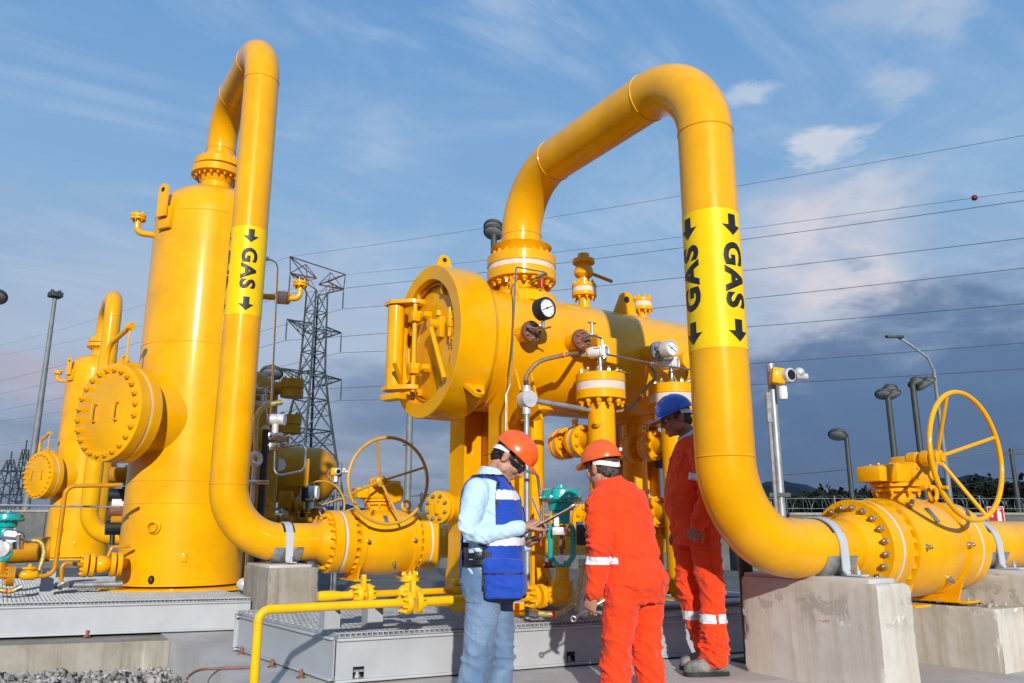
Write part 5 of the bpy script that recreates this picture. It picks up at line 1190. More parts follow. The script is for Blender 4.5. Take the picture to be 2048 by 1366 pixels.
for px, py, s, m_ in ((240, 950, .16, 'yellow2'), (236, 990, .13, 'rubber'), (240, 1006, .12, 'white'), (238, 1022, .14, 'rust'), (238, 1040, .12, 'yellow2'), (233, 1055, .15, 'rubber')):
    c_ = PY(px, py, 11); MB().cyl(c_ - V((s * .8, 0, 0)), c_ + V((s * .8, 0, 0)), s * .6, n=18).lathe(c_ + V((s * .3, 0, 0)), (1, 0, 0), [(0, s * .8), (.03, s * .8)], 18).obj('device', m_, r)
MB().cyl(PY(228, 985, 11), PY(224, 1090, 11), .03, n=10).obj('post', 'rubber', r)

# ---------------------------------------------------------------- gas detectors
def gas_detector(label, X, Y, ytop, py_head, s=1., mirror=1, pm='galv'):
    r = thing('gas_detector', label, 'gas detector', (X, Y, GZ)); zt = zat(ytop, X, Y); zh = zat(py_head, X, Y)
    MB().cyl((X, Y, GZ), (X, Y, zt), .032 * s, n=16).obj('post', pm, r)
    f = -V((FW.x, FW.y, 0)).normalized(); c = V((X, Y, zh)) + f * .09 * s + RT * .05 * s * mirror
    MB().box(V((X, Y, zh)) + f * .03 * s + RT * .08 * s, (.20 * s, .03, .05 * s), Matrix.Rotation(AZ - math.pi / 2, 3, 'Z')).obj('bracket', 'brownpole', r)
    hd = MB().box(c - RT * .03 * s, (.11 * s, .09 * s, .13 * s), Matrix.Rotation(AZ - math.pi / 2, 3, 'Z') @ Matrix.Rotation(R(8), 3, 'Y'), .02 * s).obj('housing', 'yellow', r)
    MB().lathe(c + RT * .03 * s + f * .02, f + RT * .5, [(0, .055 * s), (.05 * s, .055 * s), (.055 * s, .04 * s)], 24).obj('bezel', 'silver', hd); MB().lathe(c + RT * .03 * s + f * .02 + (f + RT * .5).normalized() * .052 * s, f + RT * .5, [(0, .04 * s), (.006, .04 * s)], 24).obj('display_glass', 'dglass', hd)
    MB().lathe(c - V((0, 0, .08 * s)), (0, 0, -1), [(0, .032 * s), (.07 * s, .036 * s), (.10 * s, .03 * s)], 18).obj('sensor', 'white', r)
    MB().cyl(c + RT * .11 * s, c + RT * .2 * s - f * .02, .028 * s, n=14).sphere(c + RT * .14 * s + V((0, 0, .03 * s)), .04 * s).obj('conduit_elbow', 'silver', r)
    MB().cyl((X - .06 * s, Y, GZ), (X - .06 * s, Y, zh - .35 * s), .014 * s, n=10).cyl((X - .06 * s, Y, zh - .35 * s), (X - .055 * s, Y, zh - .12 * s), .024 * s, n=10).obj('side_conduit', pm, r)
    MB().box((X - .02, Y, zat(990, X, Y) if s > .9 else zh - .4), (.16 * s, .06 * s, .03 * s), Matrix.Rotation(AZ - math.pi / 2, 3, 'Z')).obj('clamp', 'darkpole', r)
    return r
q = PD(1543, 760, 7.2); gas_detector('yellow gas detector on a grey post right of the big GAS pipe', q.x, q.y, 728, 757, 1.15)
q = PD(680, 945, 14); gas_detector('distant gas detector on a post behind the middle valve', q.x, q.y, 925, 944, 1.0, -1, 'pole')
c_ = PD(668, 944, 14); hose('brown hose looping left of the distant gas detector post', [PD(678, 938, 14), PD(662, 940, 14), PD(656, 950, 14), PD(664, 960, 14), PD(676, 978, 14)], .03, 'conduit')
print('c done')

hose('thin reddish cable curling on the slab beside the bright yellow pipe', [PZ(372, 1366, .012), PZ(378, 1352, .012), PZ(400, 1340, .012), PZ(440, 1337, .012), PZ(520, 1334, .012)], .008, 'rust', name='cable')

def cluster(label, items, X0, Y0):
    r = thing('instrument_manifold', label, 'instruments', (X0, Y0, .27))
    for kind, px, py, Yp, s_, m_ in items:
        c = PY(px, py, Yp)
        if kind == 'v': MB().cyl(c - RT * s_, c + RT * s_, s_ * .45, n=12).cyl(c, c + V((0, 0, s_ * 1.2)), s_ * .25, n=10).cyl(c + V((0, 0, s_ * 1.2)) - RT * s_ * .6, c + V((0, 0, s_ * 1.2)) + RT * s_ * .6, s_ * .12, n=8).obj('needle_valve', m_, r)
        elif kind == 'g': MB().lathe(c, -HF_, [(0, s_), (s_ * .4, s_), (s_ * .45, s_ * .85)], 22).obj('gauge', m_, r)
        elif kind == 'b': MB().box(c, (s_, s_ * .7, s_ * 1.2), Matrix.Rotation(AZ - math.pi / 2, 3, 'Z'), s_ * .1).obj('box', m_, r)
        elif kind == 'f': MB().cyl(c - RT * s_ * 1.1, c + RT * s_ * 1.1, s_ * .5, n=16).lathe(c - RT * s_ * .5, RT, [(0, s_), (s_ * .3, s_)], 20).lathe(c + RT * s_ * .2, RT, [(0, s_), (s_ * .3, s_)], 20).obj('flanged_nozzle', m_, r)
    return r
HF_ = V((FW.x, FW.y, 0)).normalized()
r = cluster('knot of small valves and tubing beside the black post left of the pylon', [('v', 512, 782, 9.6, .07, 'steel'), ('v', 524, 808, 9.6, .09, 'silver'), ('v', 533, 786, 9.7, .06, 'steel'), ('f', 508, 800, 9.8, .10, 'yellow2'), ('v', 545, 835, 9.6, .05, 'steel'), ('b', 506, 898, 9.9, .10, 'rust'), ('v', 552, 892, 9.6, .05, 'steel'), ('g', 531, 858, 9.9, .05, 'white'), ('f', 512, 1000, 9.6, .09, 'yellow2'), ('v', 534, 1010, 9.8, .06, 'yellow2')], 2.4, 9.7)
MB().tube(bend([PY(500, 776, 9.6), PY(530, 776, 9.6), PY(534, 842, 9.6)], .04, 5), .009, 8).obj('tube', 'steel', r)
r = cluster('group of yellow flanged stubs and valves under the distant horizontal tank', [('f', 590, 1012, 13, .14, 'yellow2'), ('f', 560, 1046, 13, .13, 'yellow2'), ('v', 612, 1040, 13, .10, 'yellow2'), ('v', 604, 972, 13, .07, 'steel'), ('b', 572, 1000, 13, .22, 'yellow2'), ('v', 620, 1000, 13, .07, 'steel'), ('f', 640, 1046, 13, .12, 'yellow2')], 4.3, 13)
MB().tube(bend([PY(604, 925, 13), PY(600, 1010, 13), PY(588, 1016, 13)], .05, 5), .012, 8).obj('tube', 'steel', r)
r = cluster('yellow valves and flanged stubs between the legs of the vessel stand', [('f', 1290, 1010, 5.3, .09, 'yellow'), ('v', 1300, 1035, 5.4, .06, 'steel'), ('b', 1322, 920, 5.2, .12, 'darkpole'), ('f', 1322, 1060, 5.3, .08, 'yellow'), ('v', 1100, 1130, 5.2, .05, 'rust'), ('f', 1105, 1180, 5.3, .07, 'yellow'), ('v', 1300, 1120, 5.2, .05, 'galv')], 4.6, 5.3)

r = thing('stand_pipe', 'thick plain yellow vertical pipe far behind the vessel between the two orange suits', 'pipe', (5.1, 6.35, .27))
MB().lathe((5.1, 6.35, .28), (0, 0, 1), [(0, .2), (.03, .2), (.032, .15), (1.75, .15)], 32).obj('pipe', 'yellow', r)
for z in (.9, 1.5): MB().lathe((5.1, 6.35, z), (0, 0, 1), [(0, .22), (.04, .22), (.041, .15), (.06, .15), (.061, .22), (.1, .22)], 32).obj('flange', 'yellow', r)
# ================================================================ people
def remeshed(mb, vox=.006, smooth=2, fac=.5):
    bmesh.ops.recalc_face_normals(mb.b, faces=mb.b.faces)
    me = bpy.data.meshes.new('tmp'); mb.b.to_mesh(me); mb.b.free(); o = bpy.data.objects.new('tmp', me); COL.objects.link(o)
    r = o.modifiers.new('r', 'REMESH'); r.mode = 'VOXEL'; r.voxel_size = vox
    if smooth: q = o.modifiers.new('s', 'SMOOTH'); q.factor = fac; q.iterations = smooth
    dg = bpy.context.evaluated_depsgraph_get(); me2 = bpy.data.meshes.new_from_object(o.evaluated_get(dg)); bpy.data.objects.remove(o); bpy.data.meshes.remove(me)
    b = bmesh.new(); b.from_mesh(me2); bpy.data.meshes.remove(me2); return b
class Fig:
    """a person: f forward, l to his left, u up, from a point on the ground"""
    def __init__(s, p, f, label):
        s.p = V(p); s.f = V((f.x, f.y, 0)).normalized(); s.l = V((0, 0, 1)).cross(s.f); s.label = label
    def w(s, q): return s.p + s.f * q[0] + s.l * q[1] + V((0, 0, q[2]))
    def d(s, q): return s.f * q[0] + s.l * q[1] + V((0, 0, q[2]))
def capsule(mb, pts, rr, n=18, sub=5):
    """limb through joints: smooth taper, round ends"""
    P = [V(p) for p in pts]; out = []; rad = []
    for i in range(len(P) - 1):
        for k in range(sub):
            t = k / sub; out.append(P[i].lerp(P[i + 1], t)); t2 = t * t * (3 - 2 * t); rad.append(rr[i] + (rr[i + 1] - rr[i]) * t2)
    out.append(P[-1]); rad.append(rr[-1])
    for _ in range(2):
        o2 = out[:]
        for i in range(1, len(out) - 1): o2[i] = out[i] * .5 + (out[i - 1] + out[i + 1]) * .25
        out = o2
    mb.tube(out, rad, n); mb.sphere(out[0], rad[0] * .995, n=16); mb.sphere(out[-1], rad[-1] * .995, n=16)
def loft(mb, rings, n=36, p=2.35):
    rs = []
    for c, sv, fv, a, b in rings:
        r = []
        for i in range(n):
            t = 2 * math.pi * i / n; ct, st = math.cos(t), math.sin(t); e = 2 / p
            r.append(mb.b.verts.new(V(c) + sv * (a * math.copysign(abs(ct) ** e, ct)) + fv * (b * math.copysign(abs(st) ** e, st))))
        rs.append(r)
    mb.skin(rs)
def hand(mb, wrist, d, nrm, curl=.5, side=1, spread=.9, thumb=.4, s=1.):
    """d: towards the fingers, nrm: out of the back of the hand, side=+1 puts the thumb on d x nrm"""
    d = V(d).normalized(); nrm = V(nrm); nrm = (nrm - d * nrm.dot(d)).normalized(); t = d.cross(nrm) * side; w = V(wrist)
    rings = [(w - d * .01, t, nrm, .027 * s, .020 * s), (w + d * .03 * s, t, nrm, .034 * s, .019 * s), (w + d * .065 * s, t, nrm, .041 * s, .016 * s), (w + d * .09 * s, t, nrm, .041 * s, .012 * s)]
    loft(mb, rings, 20, 2.6)
    for k, (o, L, r) in enumerate(((.030, .072, .0088), (.0105, .080, .0092), (-.0105, .074, .0088), (-.030, .058, .0078))):
        b = w + d * .084 * s + t * (o * s); dd = (d + t * (o * spread * 2.0)).normalized(); pts = [b - d * .02]; rr = [r * 1.05 * s]; ang = 0; q = b
        for seg, c in ((.45, curl * .9), (.31, curl * 1.35), (.24, curl * .9)):
            pts.append(q); rr.append(r * s * (1.03 - .08 * len(rr))); ang += c; q = q + (dd * math.cos(ang) - nrm * math.sin(ang)) * (L * seg * s)
        pts.append(q); rr.append(r * .78 * s); capsule(mb, pts, rr, 10, 3)
    b = w + d * .022 * s + t * .026 * s - nrm * .004; e1 = b + (d * .62 + t * .72 - nrm * thumb).normalized() * .042 * s; e2 = e1 + (d * .85 + t * .25 - nrm * thumb).normalized() * .032 * s; e3 = e2 + (d * .9 - t * .05 - nrm * thumb).normalized() * .024 * s
    capsule(mb, [b, e1, e2, e3], [.014 * s, .0115 * s, .0105 * s, .0085 * s], 10, 3)
def head(mb, c, hf, hu):
    hf = V(hf).normalized(); hu = V(hu); hu = (hu - hf * hu.dot(hf)).normalized(); hl = hu.cross(hf); rot = Matrix((hf, hl, hu)).transposed()
    H = lambda x, y, z: V(c) + hf * x + hl * y + hu * z
    mb.sphere(H(-.012, 0, .035), 1, (.098, .077, .098), 28, rot)
    mb.sphere(H(.030, 0, -.030), 1, (.066, .060, .085), 24, rot); mb.sphere(H(.052, 0, -.075), 1, (.040, .040, .036), 20, rot); mb.sphere(H(.078, 0, -.094), 1, (.019, .022, .018), 14, rot)
    for s in (-1, 1):
        mb.sphere(H(.068, s * .036, -.022), 1, (.026, .024, .026), 14, rot)                       # cheek
        mb.sphere(H(.086, s * .028, .026), 1, (.014, .026, .010), 14, rot)                        # brow
        mb.sphere(H(.012, s * .054, -.055), 1, (.036, .014, .030), 14, rot)                       # jaw corner
        mb.sphere(H(-.008, s * .080, -.008), 1, (.019, .010, .032), 14, Matrix.Rotation(0, 3, 'X') @ rot); mb.sphere(H(-.016, s * .086, .004), 1, (.016, .008, .020), 12, rot)
        mb.sphere(H(.098, s * .011, -.028), 1, (.011, .009, .008), 10, rot)
    mb.tube([H(.088, 0, .022), H(.104, 0, -.005), H(.116, 0, -.026), H(.100, 0, -.036)], [.008, .010, .012, .009], 12)
    mb.sphere(H(.091, 0, -.054), 1, (.012, .025, .0065), 12, rot); mb.sphere(H(.088, 0, -.066), 1, (.012, .022, .007), 12, rot)
    return H, rot
def helmet(par, H, rot, m, tilt=0., band=True, badge=False):
    """hard hat: ribbed dome, rain gutter rim, peak in front, white cradle strap behind"""
    hf, hl, hu = rot.col[0], rot.col[1], rot.col[2]; c = H(-.004, 0, .052); q = Quaternion(hl, tilt); hf = q @ hf; hu = q @ hu
    P = lambda x, y, z: c + hf * x + hl * y + hu * z
    def surf(off):
        mb = MB(); n = 48; rs = []
        for j in range(17):
            th = R(90 * j / 16); r = math.sin(th); ring = []
            for i in range(n):
                a = 2 * math.pi * i / n; x = r * math.cos(a) * (.133 + off); y = r * math.sin(a) * (.110 + off); z = math.cos(th) * (.116 + off) - .002
                if off >= 0 and j > 0:
                    rd = math.exp(-(y / .016) ** 2) * (.007 if r < .93 else .007 * (1 - r) / .07); k = 1 + rd / .12; x *= k; z *= k
                ring.append(mb.b.verts.new(P(x, y, z)))
            rs.append(ring)
        return mb, rs
    mb, rs = surf(0.)
    n = 48
    for o_, dz, pk in ((.006, -.003, .012), (.012, -.006, .055), (.010, -.010, .053), (.0, -.010, .006), (-.006, -.004, -.004)):
        ring = []
        for i in range(n):
            a = 2 * math.pi * i / n; fr = max(0, math.cos(a)) ** 3; ring.append(mb.b.verts.new(P(math.cos(a) * (.133 + o_) + pk * fr, math.sin(a) * (.110 + o_), dz - .014 * fr * (pk > .02))))
        rs.append(ring)
    for j in range(15, -1, -1):
        th = R(90 * j / 16); r = math.sin(th); rs.append([mb.b.verts.new(P(r * math.cos(2 * math.pi * i / n) * .128, r * math.sin(2 * math.pi * i / n) * .105, math.cos(th) * .111 - .004)) for i in range(n)])
    rs[0] = rs[0]; mb.skin(rs, True); bmesh.ops.remove_doubles(mb.b, verts=mb.b.verts, dist=.0004)
    h = mb.obj('hard_hat', m, par, sharp=50)
    if band:
        mb = MB(); rs = []
        for i in range(25):
            a = R(95 + 170 * i / 24); dip = .034 * math.cos(R(180) - a) ** 2
            rs.append([mb.b.verts.new(P(math.cos(a) * (.113 + o_), math.sin(a) * (.088 + o_), z - dip)) for o_, z in ((0, -.036), (.003, -.036), (.003, -.008), (0, -.008))])
        mb.skin(rs).obj('head_strap', 'white', h, sharp=40)
    if badge: MB().box(P(-.140, -.03, .03), (.006, .032, .02), Matrix((hf, hl, hu)).transposed() @ Matrix.Rotation(R(-14), 3, 'Y') @ Matrix.Rotation(R(14), 3, 'Z'), .001).obj('badge', 'white', h)
    return h
def hair(par, H, rot, m, back=True):
    mb = MB(); mb.sphere(H(-.020, 0, .028), 1, (.096, .0815, .088), 26, rot)
    for s in (-1, 1): mb.sphere(H(.018, s * .066, .006), 1, (.014, .012, .026), 10, rot)
    mb.sphere(H(-.060, 0, -.030), 1, (.045, .062, .050), 18, rot)
    b = remeshed(mb, .006, 2); c = H(0, 0, 0); hf, hu = rot.col[0], rot.col[2]
    dl = [v for v in b.verts if ((v.co - c).dot(hf) > .045) or ((v.co - c).dot(hu) < -.006 and (v.co - c).dot(hf) > -.012)]
    bmesh.ops.delete(b, geom=dl, context='VERTS')
    for v in b.verts: v.co += v.normal * (.003 * noise.noise(v.co * 90) + .002 * noise.noise(v.co * 230))
    mb = MB(); mb.b.free(); mb.b = b; return mb.obj('hair', m, par, sharp=180)
def folds(b, amp, regions=(), seed=0., base=.35):
    """cloth creases: ridged noise, stronger near the given (point, radius, axis) spots"""
    for v in b.verts: v.normal_update()
    for v in b.verts:
        p = v.co; a = base
        for c, r, k in regions: a += k * math.exp(-((p - c).length / r) ** 2)
        q = p + V((noise.noise(p * 3.1 + V((seed, 0, 0))), noise.noise(p * 3.1 + V((0, seed, 5))), noise.noise(p * 2.7 + V((9, 0, seed))))) * .10
        def rg(x, y, z, k): return max(0., 1 - abs(noise.noise(V((x, y, z)))) * k) ** 1.4
        n1 = rg(q.x * 6, q.y * 6, q.z * 15 + q.x * 8 + seed, 4.); n2 = rg(q.x * 12, q.y * 12 + 7, q.z * 5 + seed, 4.); n3 = rg(q.x * 15 + q.z * 9, q.y * 15 - q.z * 7, q.z * 12 + seed, 3.6)
        lo = noise.noise(q * 5 + V((seed, 3, 0)))
        v.co = p + v.normal * (amp * a * (n1 * .95 + n2 * .5 + n3 * .4 + lo * .8 - .45))
def finish(b, name, m, par, sharp=180):
    mb = MB(); mb.b.free(); mb.b = b; return mb.obj(name, m, par, sharp=sharp)
def take(src, name, m, par, test, off=.003, th=0.):
    """patch of cloth: the faces of src that pass the test, lifted off the surface"""
    b = src.copy(); b.normal_update(); dl = [f for f in b.faces if not test(f.calc_center_median())]; bmesh.ops.delete(b, geom=dl, context='FACES')
    if not b.faces: b.free(); print('empty', name); return None
    for v in b.verts: v.normal_update()
    for v in b.verts: v.co += v.normal * off
    if th:
        ret = bmesh.ops.solidify(b, geom=b.faces[:], thickness=-th)
    return finish(b, name, m, par)
def boot(par, F, ank, toe, m='boot', side=0):
    a = F.w(ank); t = (F.w(toe) - F.w((ank[0], ank[1], toe[2]))).normalized(); s = V((-t.y, t.x, 0)); u = V((0, 0, 1)); z0 = F.p.z; base = V((a.x, a.y, z0))
    mb = MB()
    R_ = [(-.085, .030, .050, .05), (-.07, .036, .062, .058), (-.02, .040, .07, .068), (.04, .044, .058, .058), (.10, .050, .046, .046), (.15, .048, .040, .040), (.185, .036, .032, .032), (.198, .02, .022, .024)]
    rs = [(base + t * x + u * (h * 1.0 + .012), s, u, w_, h) for x, w_, h, _ in R_]
    loft(mb, rs, 24, 2.6); capsule(mb, [base + u * .07 - t * .02, base + u * .15 - t * .03], [.058, .060], 16)
    b = remeshed(mb, .006, 3)
    for v in b.verts: v.co += v.normal * (.0025 * noise.noise(v.co * 30)); v.co.z = max(v.co.z, z0 + .014)
    bt = finish(b, 'boot', m, par)
    mb = MB(); rs = []
    out = [(-.09, .0), (-.085, .034), (-.03, .045), (.05, .050), (.11, .057), (.16, .053), (.195, .036), (.208, 0)]
    pts = out + [(x, -y) for x, y in out[-2:0:-1]]; mb.prism([base + t * x + s * y + u * .001 for x, y in pts], u * .026); mb.obj('sole', 'rubber', bt, sharp=30)
    return bt

def person(F, J, hf, hu, skin='skin'):
    """one continuous body: head, neck, trunk, arms, hands and legs; J holds the joints"""
    mb = MB(); w = F.w; sv = F.l; fv = F.f
    H, rot = head(mb, w(J['head']), F.d(hf), F.d(hu))
    capsule(mb, [w(J['neck']), H(-.022, 0, -.055)], [.062, .054], 20)
    T = J['torso']; loft(mb, [(w(c), (F.d(s_)).normalized(), (F.d(f_)).normalized(), a - .03, b - .025) for c, s_, f_, a, b in T])
    for k in ('L', 'R'):
        capsule(mb, [w(J['sh' + k]), w(J['el' + k]), w(J['wr' + k])], [.048, .038, .026]); capsule(mb, [w(J['hip' + k]), w(J['kn' + k]), w(J['an' + k])], [.075, .052, .036])
        hd = J.get('hand' + k)
        if hd: hand(mb, w(J['wr' + k]), F.d(hd[0]), F.d(hd[1]), *hd[2:])
    b = remeshed(mb, .0048, 2, .4); o = finish(b, 'person', skin, None)
    # move origin to the feet
    off = F.p; me = o.data
    for v in me.vertices: v.co -= off
    o.location = off; OFF[o.name] = off; tag(o, F.label, 'person')
    for s in (-1, 1): MB().sphere(H(.083, s * .029, .008), .0125, n=14).obj('eye', 'white', o)
    return o, H, rot
UPV = (0, 0, 1); FV = (1, 0, 0); LV = (0, 1, 0)
HR = V((RT.x, RT.y, 0)).normalized(); HF = V((FW.x, FW.y, 0)).normalized()

# ---------------------------------------------------------------- man with the clipboard
def man1():
    q = PD(984, 1150, 4.42); F = Fig((q.x, q.y, GZ), HR * .97 - HF * .10, 'man in blue vest, pale shirt and faded jeans writing on a clipboard')
    lean = (1, 0, -.12)
    T = [((-.01, 0, .80), LV, FV, .165, .135), ((-.01, 0, .90), LV, FV, .185, .160), ((.0, 0, 1.00), LV, FV, .178, .155), ((.005, 0, 1.12), LV, FV, .174, .155), ((.0, 0, 1.26), LV, lean, .186, .158), ((-.01, 0, 1.36), LV, lean, .192, .140), ((-.01, 0, 1.425), LV, lean, .15, .095), ((.0, 0, 1.465), LV, lean, .08, .070)]
    J = dict(head=(.098, 0, 1.552), neck=(.0, 0, 1.44), torso=T,
             shR=(-.062, -.185, 1.365), elR=(-.115, -.235, 1.115), wrR=(.185, -.125, 1.170), handR=((.75, .35, .36), (-.5, -.35, .75), .62, 1, .6, .5),
             shL=(-.03, .185, 1.365), elL=(.02, .235, 1.10), wrL=(.185, .085, 1.075), handL=((.80, -.35, .30), (.15, .1, -1), .40, -1, .9, .2),
             hipR=(-.025, -.095, .87), knR=(-.065, -.105, .49), anR=(-.14, -.11, .09), hipL=(.0, .095, .87), knL=(.045, .10, .49), anL=(.0, .11, .09))
    o, H, rot = person(F, J, (.70, -.06, -.70), (.70, 0, .70)); w = F.w
    helmet(o, H, rot, 'helmet_o', R(-4)); hair(o, H, rot, 'hair')
    # wraparound sunglasses
    mb = MB(); rs = []
    for i in range(21):
        a = R(-78 + 156 * i / 20); x = .012 + .092 * math.cos(a); y = .080 * math.sin(a); hh = .017 + .004 * math.cos(a * 2)
        rs.append([mb.b.verts.new(H(x + e, y * (1 + e * 9), .006 + z)) for e, z in ((0, -hh), (.003, -hh), (.003, hh * .8), (0, hh * .8))])
    gl = mb.skin(rs).obj('sunglasses', 'dglass', o, sharp=40)
    for s in (-1, 1): MB().tube([H(.035, s * .079, .012), H(-.01, s * .086, .010), H(-.03, s * .084, -.004)], .003, 8).obj('temple_arm', 'steel', gl)
    MB().tube(bend([H(-.03, -.086, 0), H(-.085, -.05, -.045), H(-.12, 0, -.09)], .04, 5), .002, 6).obj('retainer_cord', 'rubber', gl)
    # shirt
    mb = MB(); loft(mb, [(w(c), F.d(s_).normalized(), F.d(f_).normalized(), a, b) for c, s_, f_, a, b in T[1:]])
    for k, s in (('L', 1), ('R', -1)):
        capsule(mb, [w(J['sh' + k]), w(J['el' + k]), w(J['el' + k]).lerp(w(J['wr' + k]), .93)], [.072, .060, .043])
    b = remeshed(mb, .007, 3, .5)
    el = [(w(J['elR']), .11, 1.6), (w(J['elL']), .11, 1.6), (w((-.03, -.15, 1.2)), .12, .8), (w((0, -.15, .98)), .12, 1.)]
    folds(b, .0085, el, 1.); nk = w((.0, 0, 1.48)); sb = b.copy(); finish(b, 'shirt', 'shirt', o)
    c0, c1 = H(-.035, 0, -.095), w((-.01, 0, 1.44)); ax = (c0 - c1).normalized()
    mb = MB(); x, y, z = basis(ax); rs = []
    for d_, r in ((-.02, .082), (.02, .078), (.058, .070), (.060, .075), (.018, .088), (-.022, .090)): rs.append(mb.ring(c1 + ax * d_, x, y, r * .98, 28, r * .9))
    mb.skin(rs, cap=False).obj('collar', 'shirt', o, sharp=60)
    for k in ('R', 'L'):
        e, wv = w(J['el' + k]), w(J['wr' + k]); t = (wv - e).normalized(); MB().lathe(wv - t * .055, t, [(-.01, .038), (0, .042), (.045, .041), (.05, .037)], 24, cap=False).obj('cuff', 'shirt', o)
    # jeans
    mb = MB(); loft(mb, [(w((-.01, 0, .80)), F.l, F.f, .172, .150), (w((-.01, 0, .88)), F.l, F.f, .190, .168), (w((-.005, 0, .97)), F.l, F.f, .183, .162), (w((0, 0, 1.0)), F.l, F.f, .180, .158)])
    for k in ('R', 'L'): capsule(mb, [w(J['hip' + k]) + V((0, 0, -.01)), w(J['kn' + k]), w((J['an' + k][0], J['an' + k][1], .06))], [.104, .078, .082])
    b = remeshed(mb, .0085, 4, .6); folds(b, .009, [(w(J['knR']), .12, 1.5), (w(J['knL']), .12, 1.5), (w((.05, 0, .82)), .12, 1.), (w((-.1, -.1, .15)), .15, 1.5)], 4.); jb = b.copy(); finish(b, 'jeans', 'jeans', o)
    zc = lambda p: p.z - F.p.z
    take(jb, 'belt', 'rubber', o, lambda p: .962 < zc(p) < .990, .004)
    loc = lambda p: ((p - F.p).dot(F.f), (p - F.p).dot(F.l), p.z - F.p.z)
    def pk(p):
        f, l, z = loc(p); return l < -.05 and -.115 < f < -.03 and .78 < z < .91
    take(jb, 'back_pocket', 'jeans', o, pk, .004)
    # vest: front and back panels held by side straps
    mb = MB(); loft(mb, [(w((.02, 0, .78)), F.l, F.f, .188, .158), (w((.012, 0, .86)), F.l, F.f, .198, .178)] + [(w(c), F.d(s_).normalized(), F.d(f_).normalized(), a + .014, b + .018) for c, s_, f_, a, b in T[2:-1]] + [(w((.0, 0, 1.468)), F.l, F.d(lean).normalized(), .10, .085)])
    vb = remeshed(mb, .009, 4, .6); folds(vb, .006, [], 8., .8)
    def vest(p):
        f, l, z = loc(p); a = abs(l)
        if z < .80 or (f < -.02 and z < .84): return False
        if z > 1.452: return False
        if a < .062 + .10 * max(0, z - 1.36) and z > 1.40: return False
        if f > .02 and z > 1.20 and a < (z - 1.20) * .32: return False
        if z > 1.17 and a > .150 and f < .045: return False
        if a > .10 and -.150 < f < -.025 and z < 1.30: return False
        return True
    vs = take(vb, 'vest', 'vest', o, vest, .0, .006)
    take(vb, 'chest_band', 'reflect', vs, lambda p: vest(p) and 1.315 < loc(p)[2] < 1.365 and loc(p)[0] > -.0, .009)
    take(vb, 'waist_band', 'reflect', vs, lambda p: vest(p) and 1.075 < loc(p)[2] < 1.120, .009)
    take(vb, 'chest_pocket', 'vest', vs, lambda p: vest(p) and 1.185 < loc(p)[2] < 1.285 and loc(p)[0] > .03 and abs(loc(p)[1]) > .03, .013)
    def edge(p):
        f, l, z = loc(p); d = .011
        return vest(p) and not all(vest(p + q) for q in (F.f * d, F.f * -d, V((0, 0, d)), V((0, 0, -d)), F.l * d, F.l * -d))
    take(vb, 'binding', 'webbing', vs, edge, .0085)
    # cargo pouch on the near hip
    mb = MB(); mb.box(w((.085, -.185, .90)), (.205, .055, .205), Matrix((F.f, F.l, V((0, 0, 1)))).transposed() @ Matrix.Rotation(R(16), 3, 'Z'), .016)
    bmesh.ops.subdivide_edges(mb.b, edges=mb.b.edges, cuts=3, use_grid_fill=True); pb = remeshed(mb, .007, 4, .6); folds(pb, .006, [], 3., 1.); pbc = pb.copy(); po = finish(pb, 'cargo_pouch', 'vest', o)
    take(pbc, 'pouch_flap', 'vest', po, lambda p: loc(p)[2] > .935 and loc(p)[1] < -.15, .006)
    take(pbc, 'zip', 'webbing', po, lambda p: .928 < loc(p)[2] < .936 and loc(p)[1] < -.15, .003)
    take(pbc, 'pouch_binding', 'webbing', po, lambda p: loc(p)[2] < .806, .003)
    rb = Matrix((F.f, F.l, V((0, 0, 1)))).transposed()
    for a_, b_ in (((-.125, -.13, 1.02), (.02, -.200, 1.03)), ((-.13, -.12, 1.15), (.0, -.195, 1.06)), ((-.12, -.14, .985), (.0, -.195, .992)), ((-.135, -.11, 1.28), (-.12, -.135, .98))):
        P0, P1 = w(a_), w(b_); md = (P0 + P1) / 2 + F.l * -.028; d_ = (P1 - P0).normalized(); mb = MB(); rs = []
        for t in range(9):
            k = t / 8; p = P0.lerp(P1, k) + (md - (P0 + P1) / 2) * (4 * k * (1 - k)); up = V((0, 0, 1)) if abs(d_.z) < .8 else F.f; up = (up - d_ * up.dot(d_)).normalized()
            n_ = d_.cross(up); rs.append([mb.b.verts.new(p + up * s1 * .014 + n_ * s2 * .002) for s1, s2 in ((-1, -1), (1, -1), (1, 1), (-1, 1))])
        mb.skin(rs).obj('side_strap', 'webbing', vs, sharp=30)
    MB().box(w((-.05, -.205, 1.026)), (.045, .012, .036), rb, .004).obj('buckle', 'rubber', vs)
    for k in 'RL': boot(o, F, J['an' + k], (J['an' + k][0] + .2, J['an' + k][1] * 1.1, 0))
    # clipboard and pen
    d = F.d((.885, 0, .465)).normalized(); n = d.cross(F.l) * -1; n = n if n.z > 0 else -n; c = w((.325, -.015, 1.212)); rot_ = Matrix((d, F.l, n)).transposed()
    cb = thing('clipboard', 'brown clipboard with white sheet held out by the man in the vest', 'clipboard', c)
    MB().box(c, (.325, .23, .004), rot_, .0015).obj('board', 'clip', cb); MB().box(c + n * .0032 - d * .008, (.29, .21, .0014), rot_).obj('sheet', 'paper', cb); MB().box(c + n * .008 + d * .145, (.03, .10, .010), rot_, .003).obj('clip', 'steel', cb)
    tip = c + n * .006 - d * .045 - F.l * .03; pe = thing('pen', 'blue pen in the right hand of the man with the clipboard', 'pen', tip)
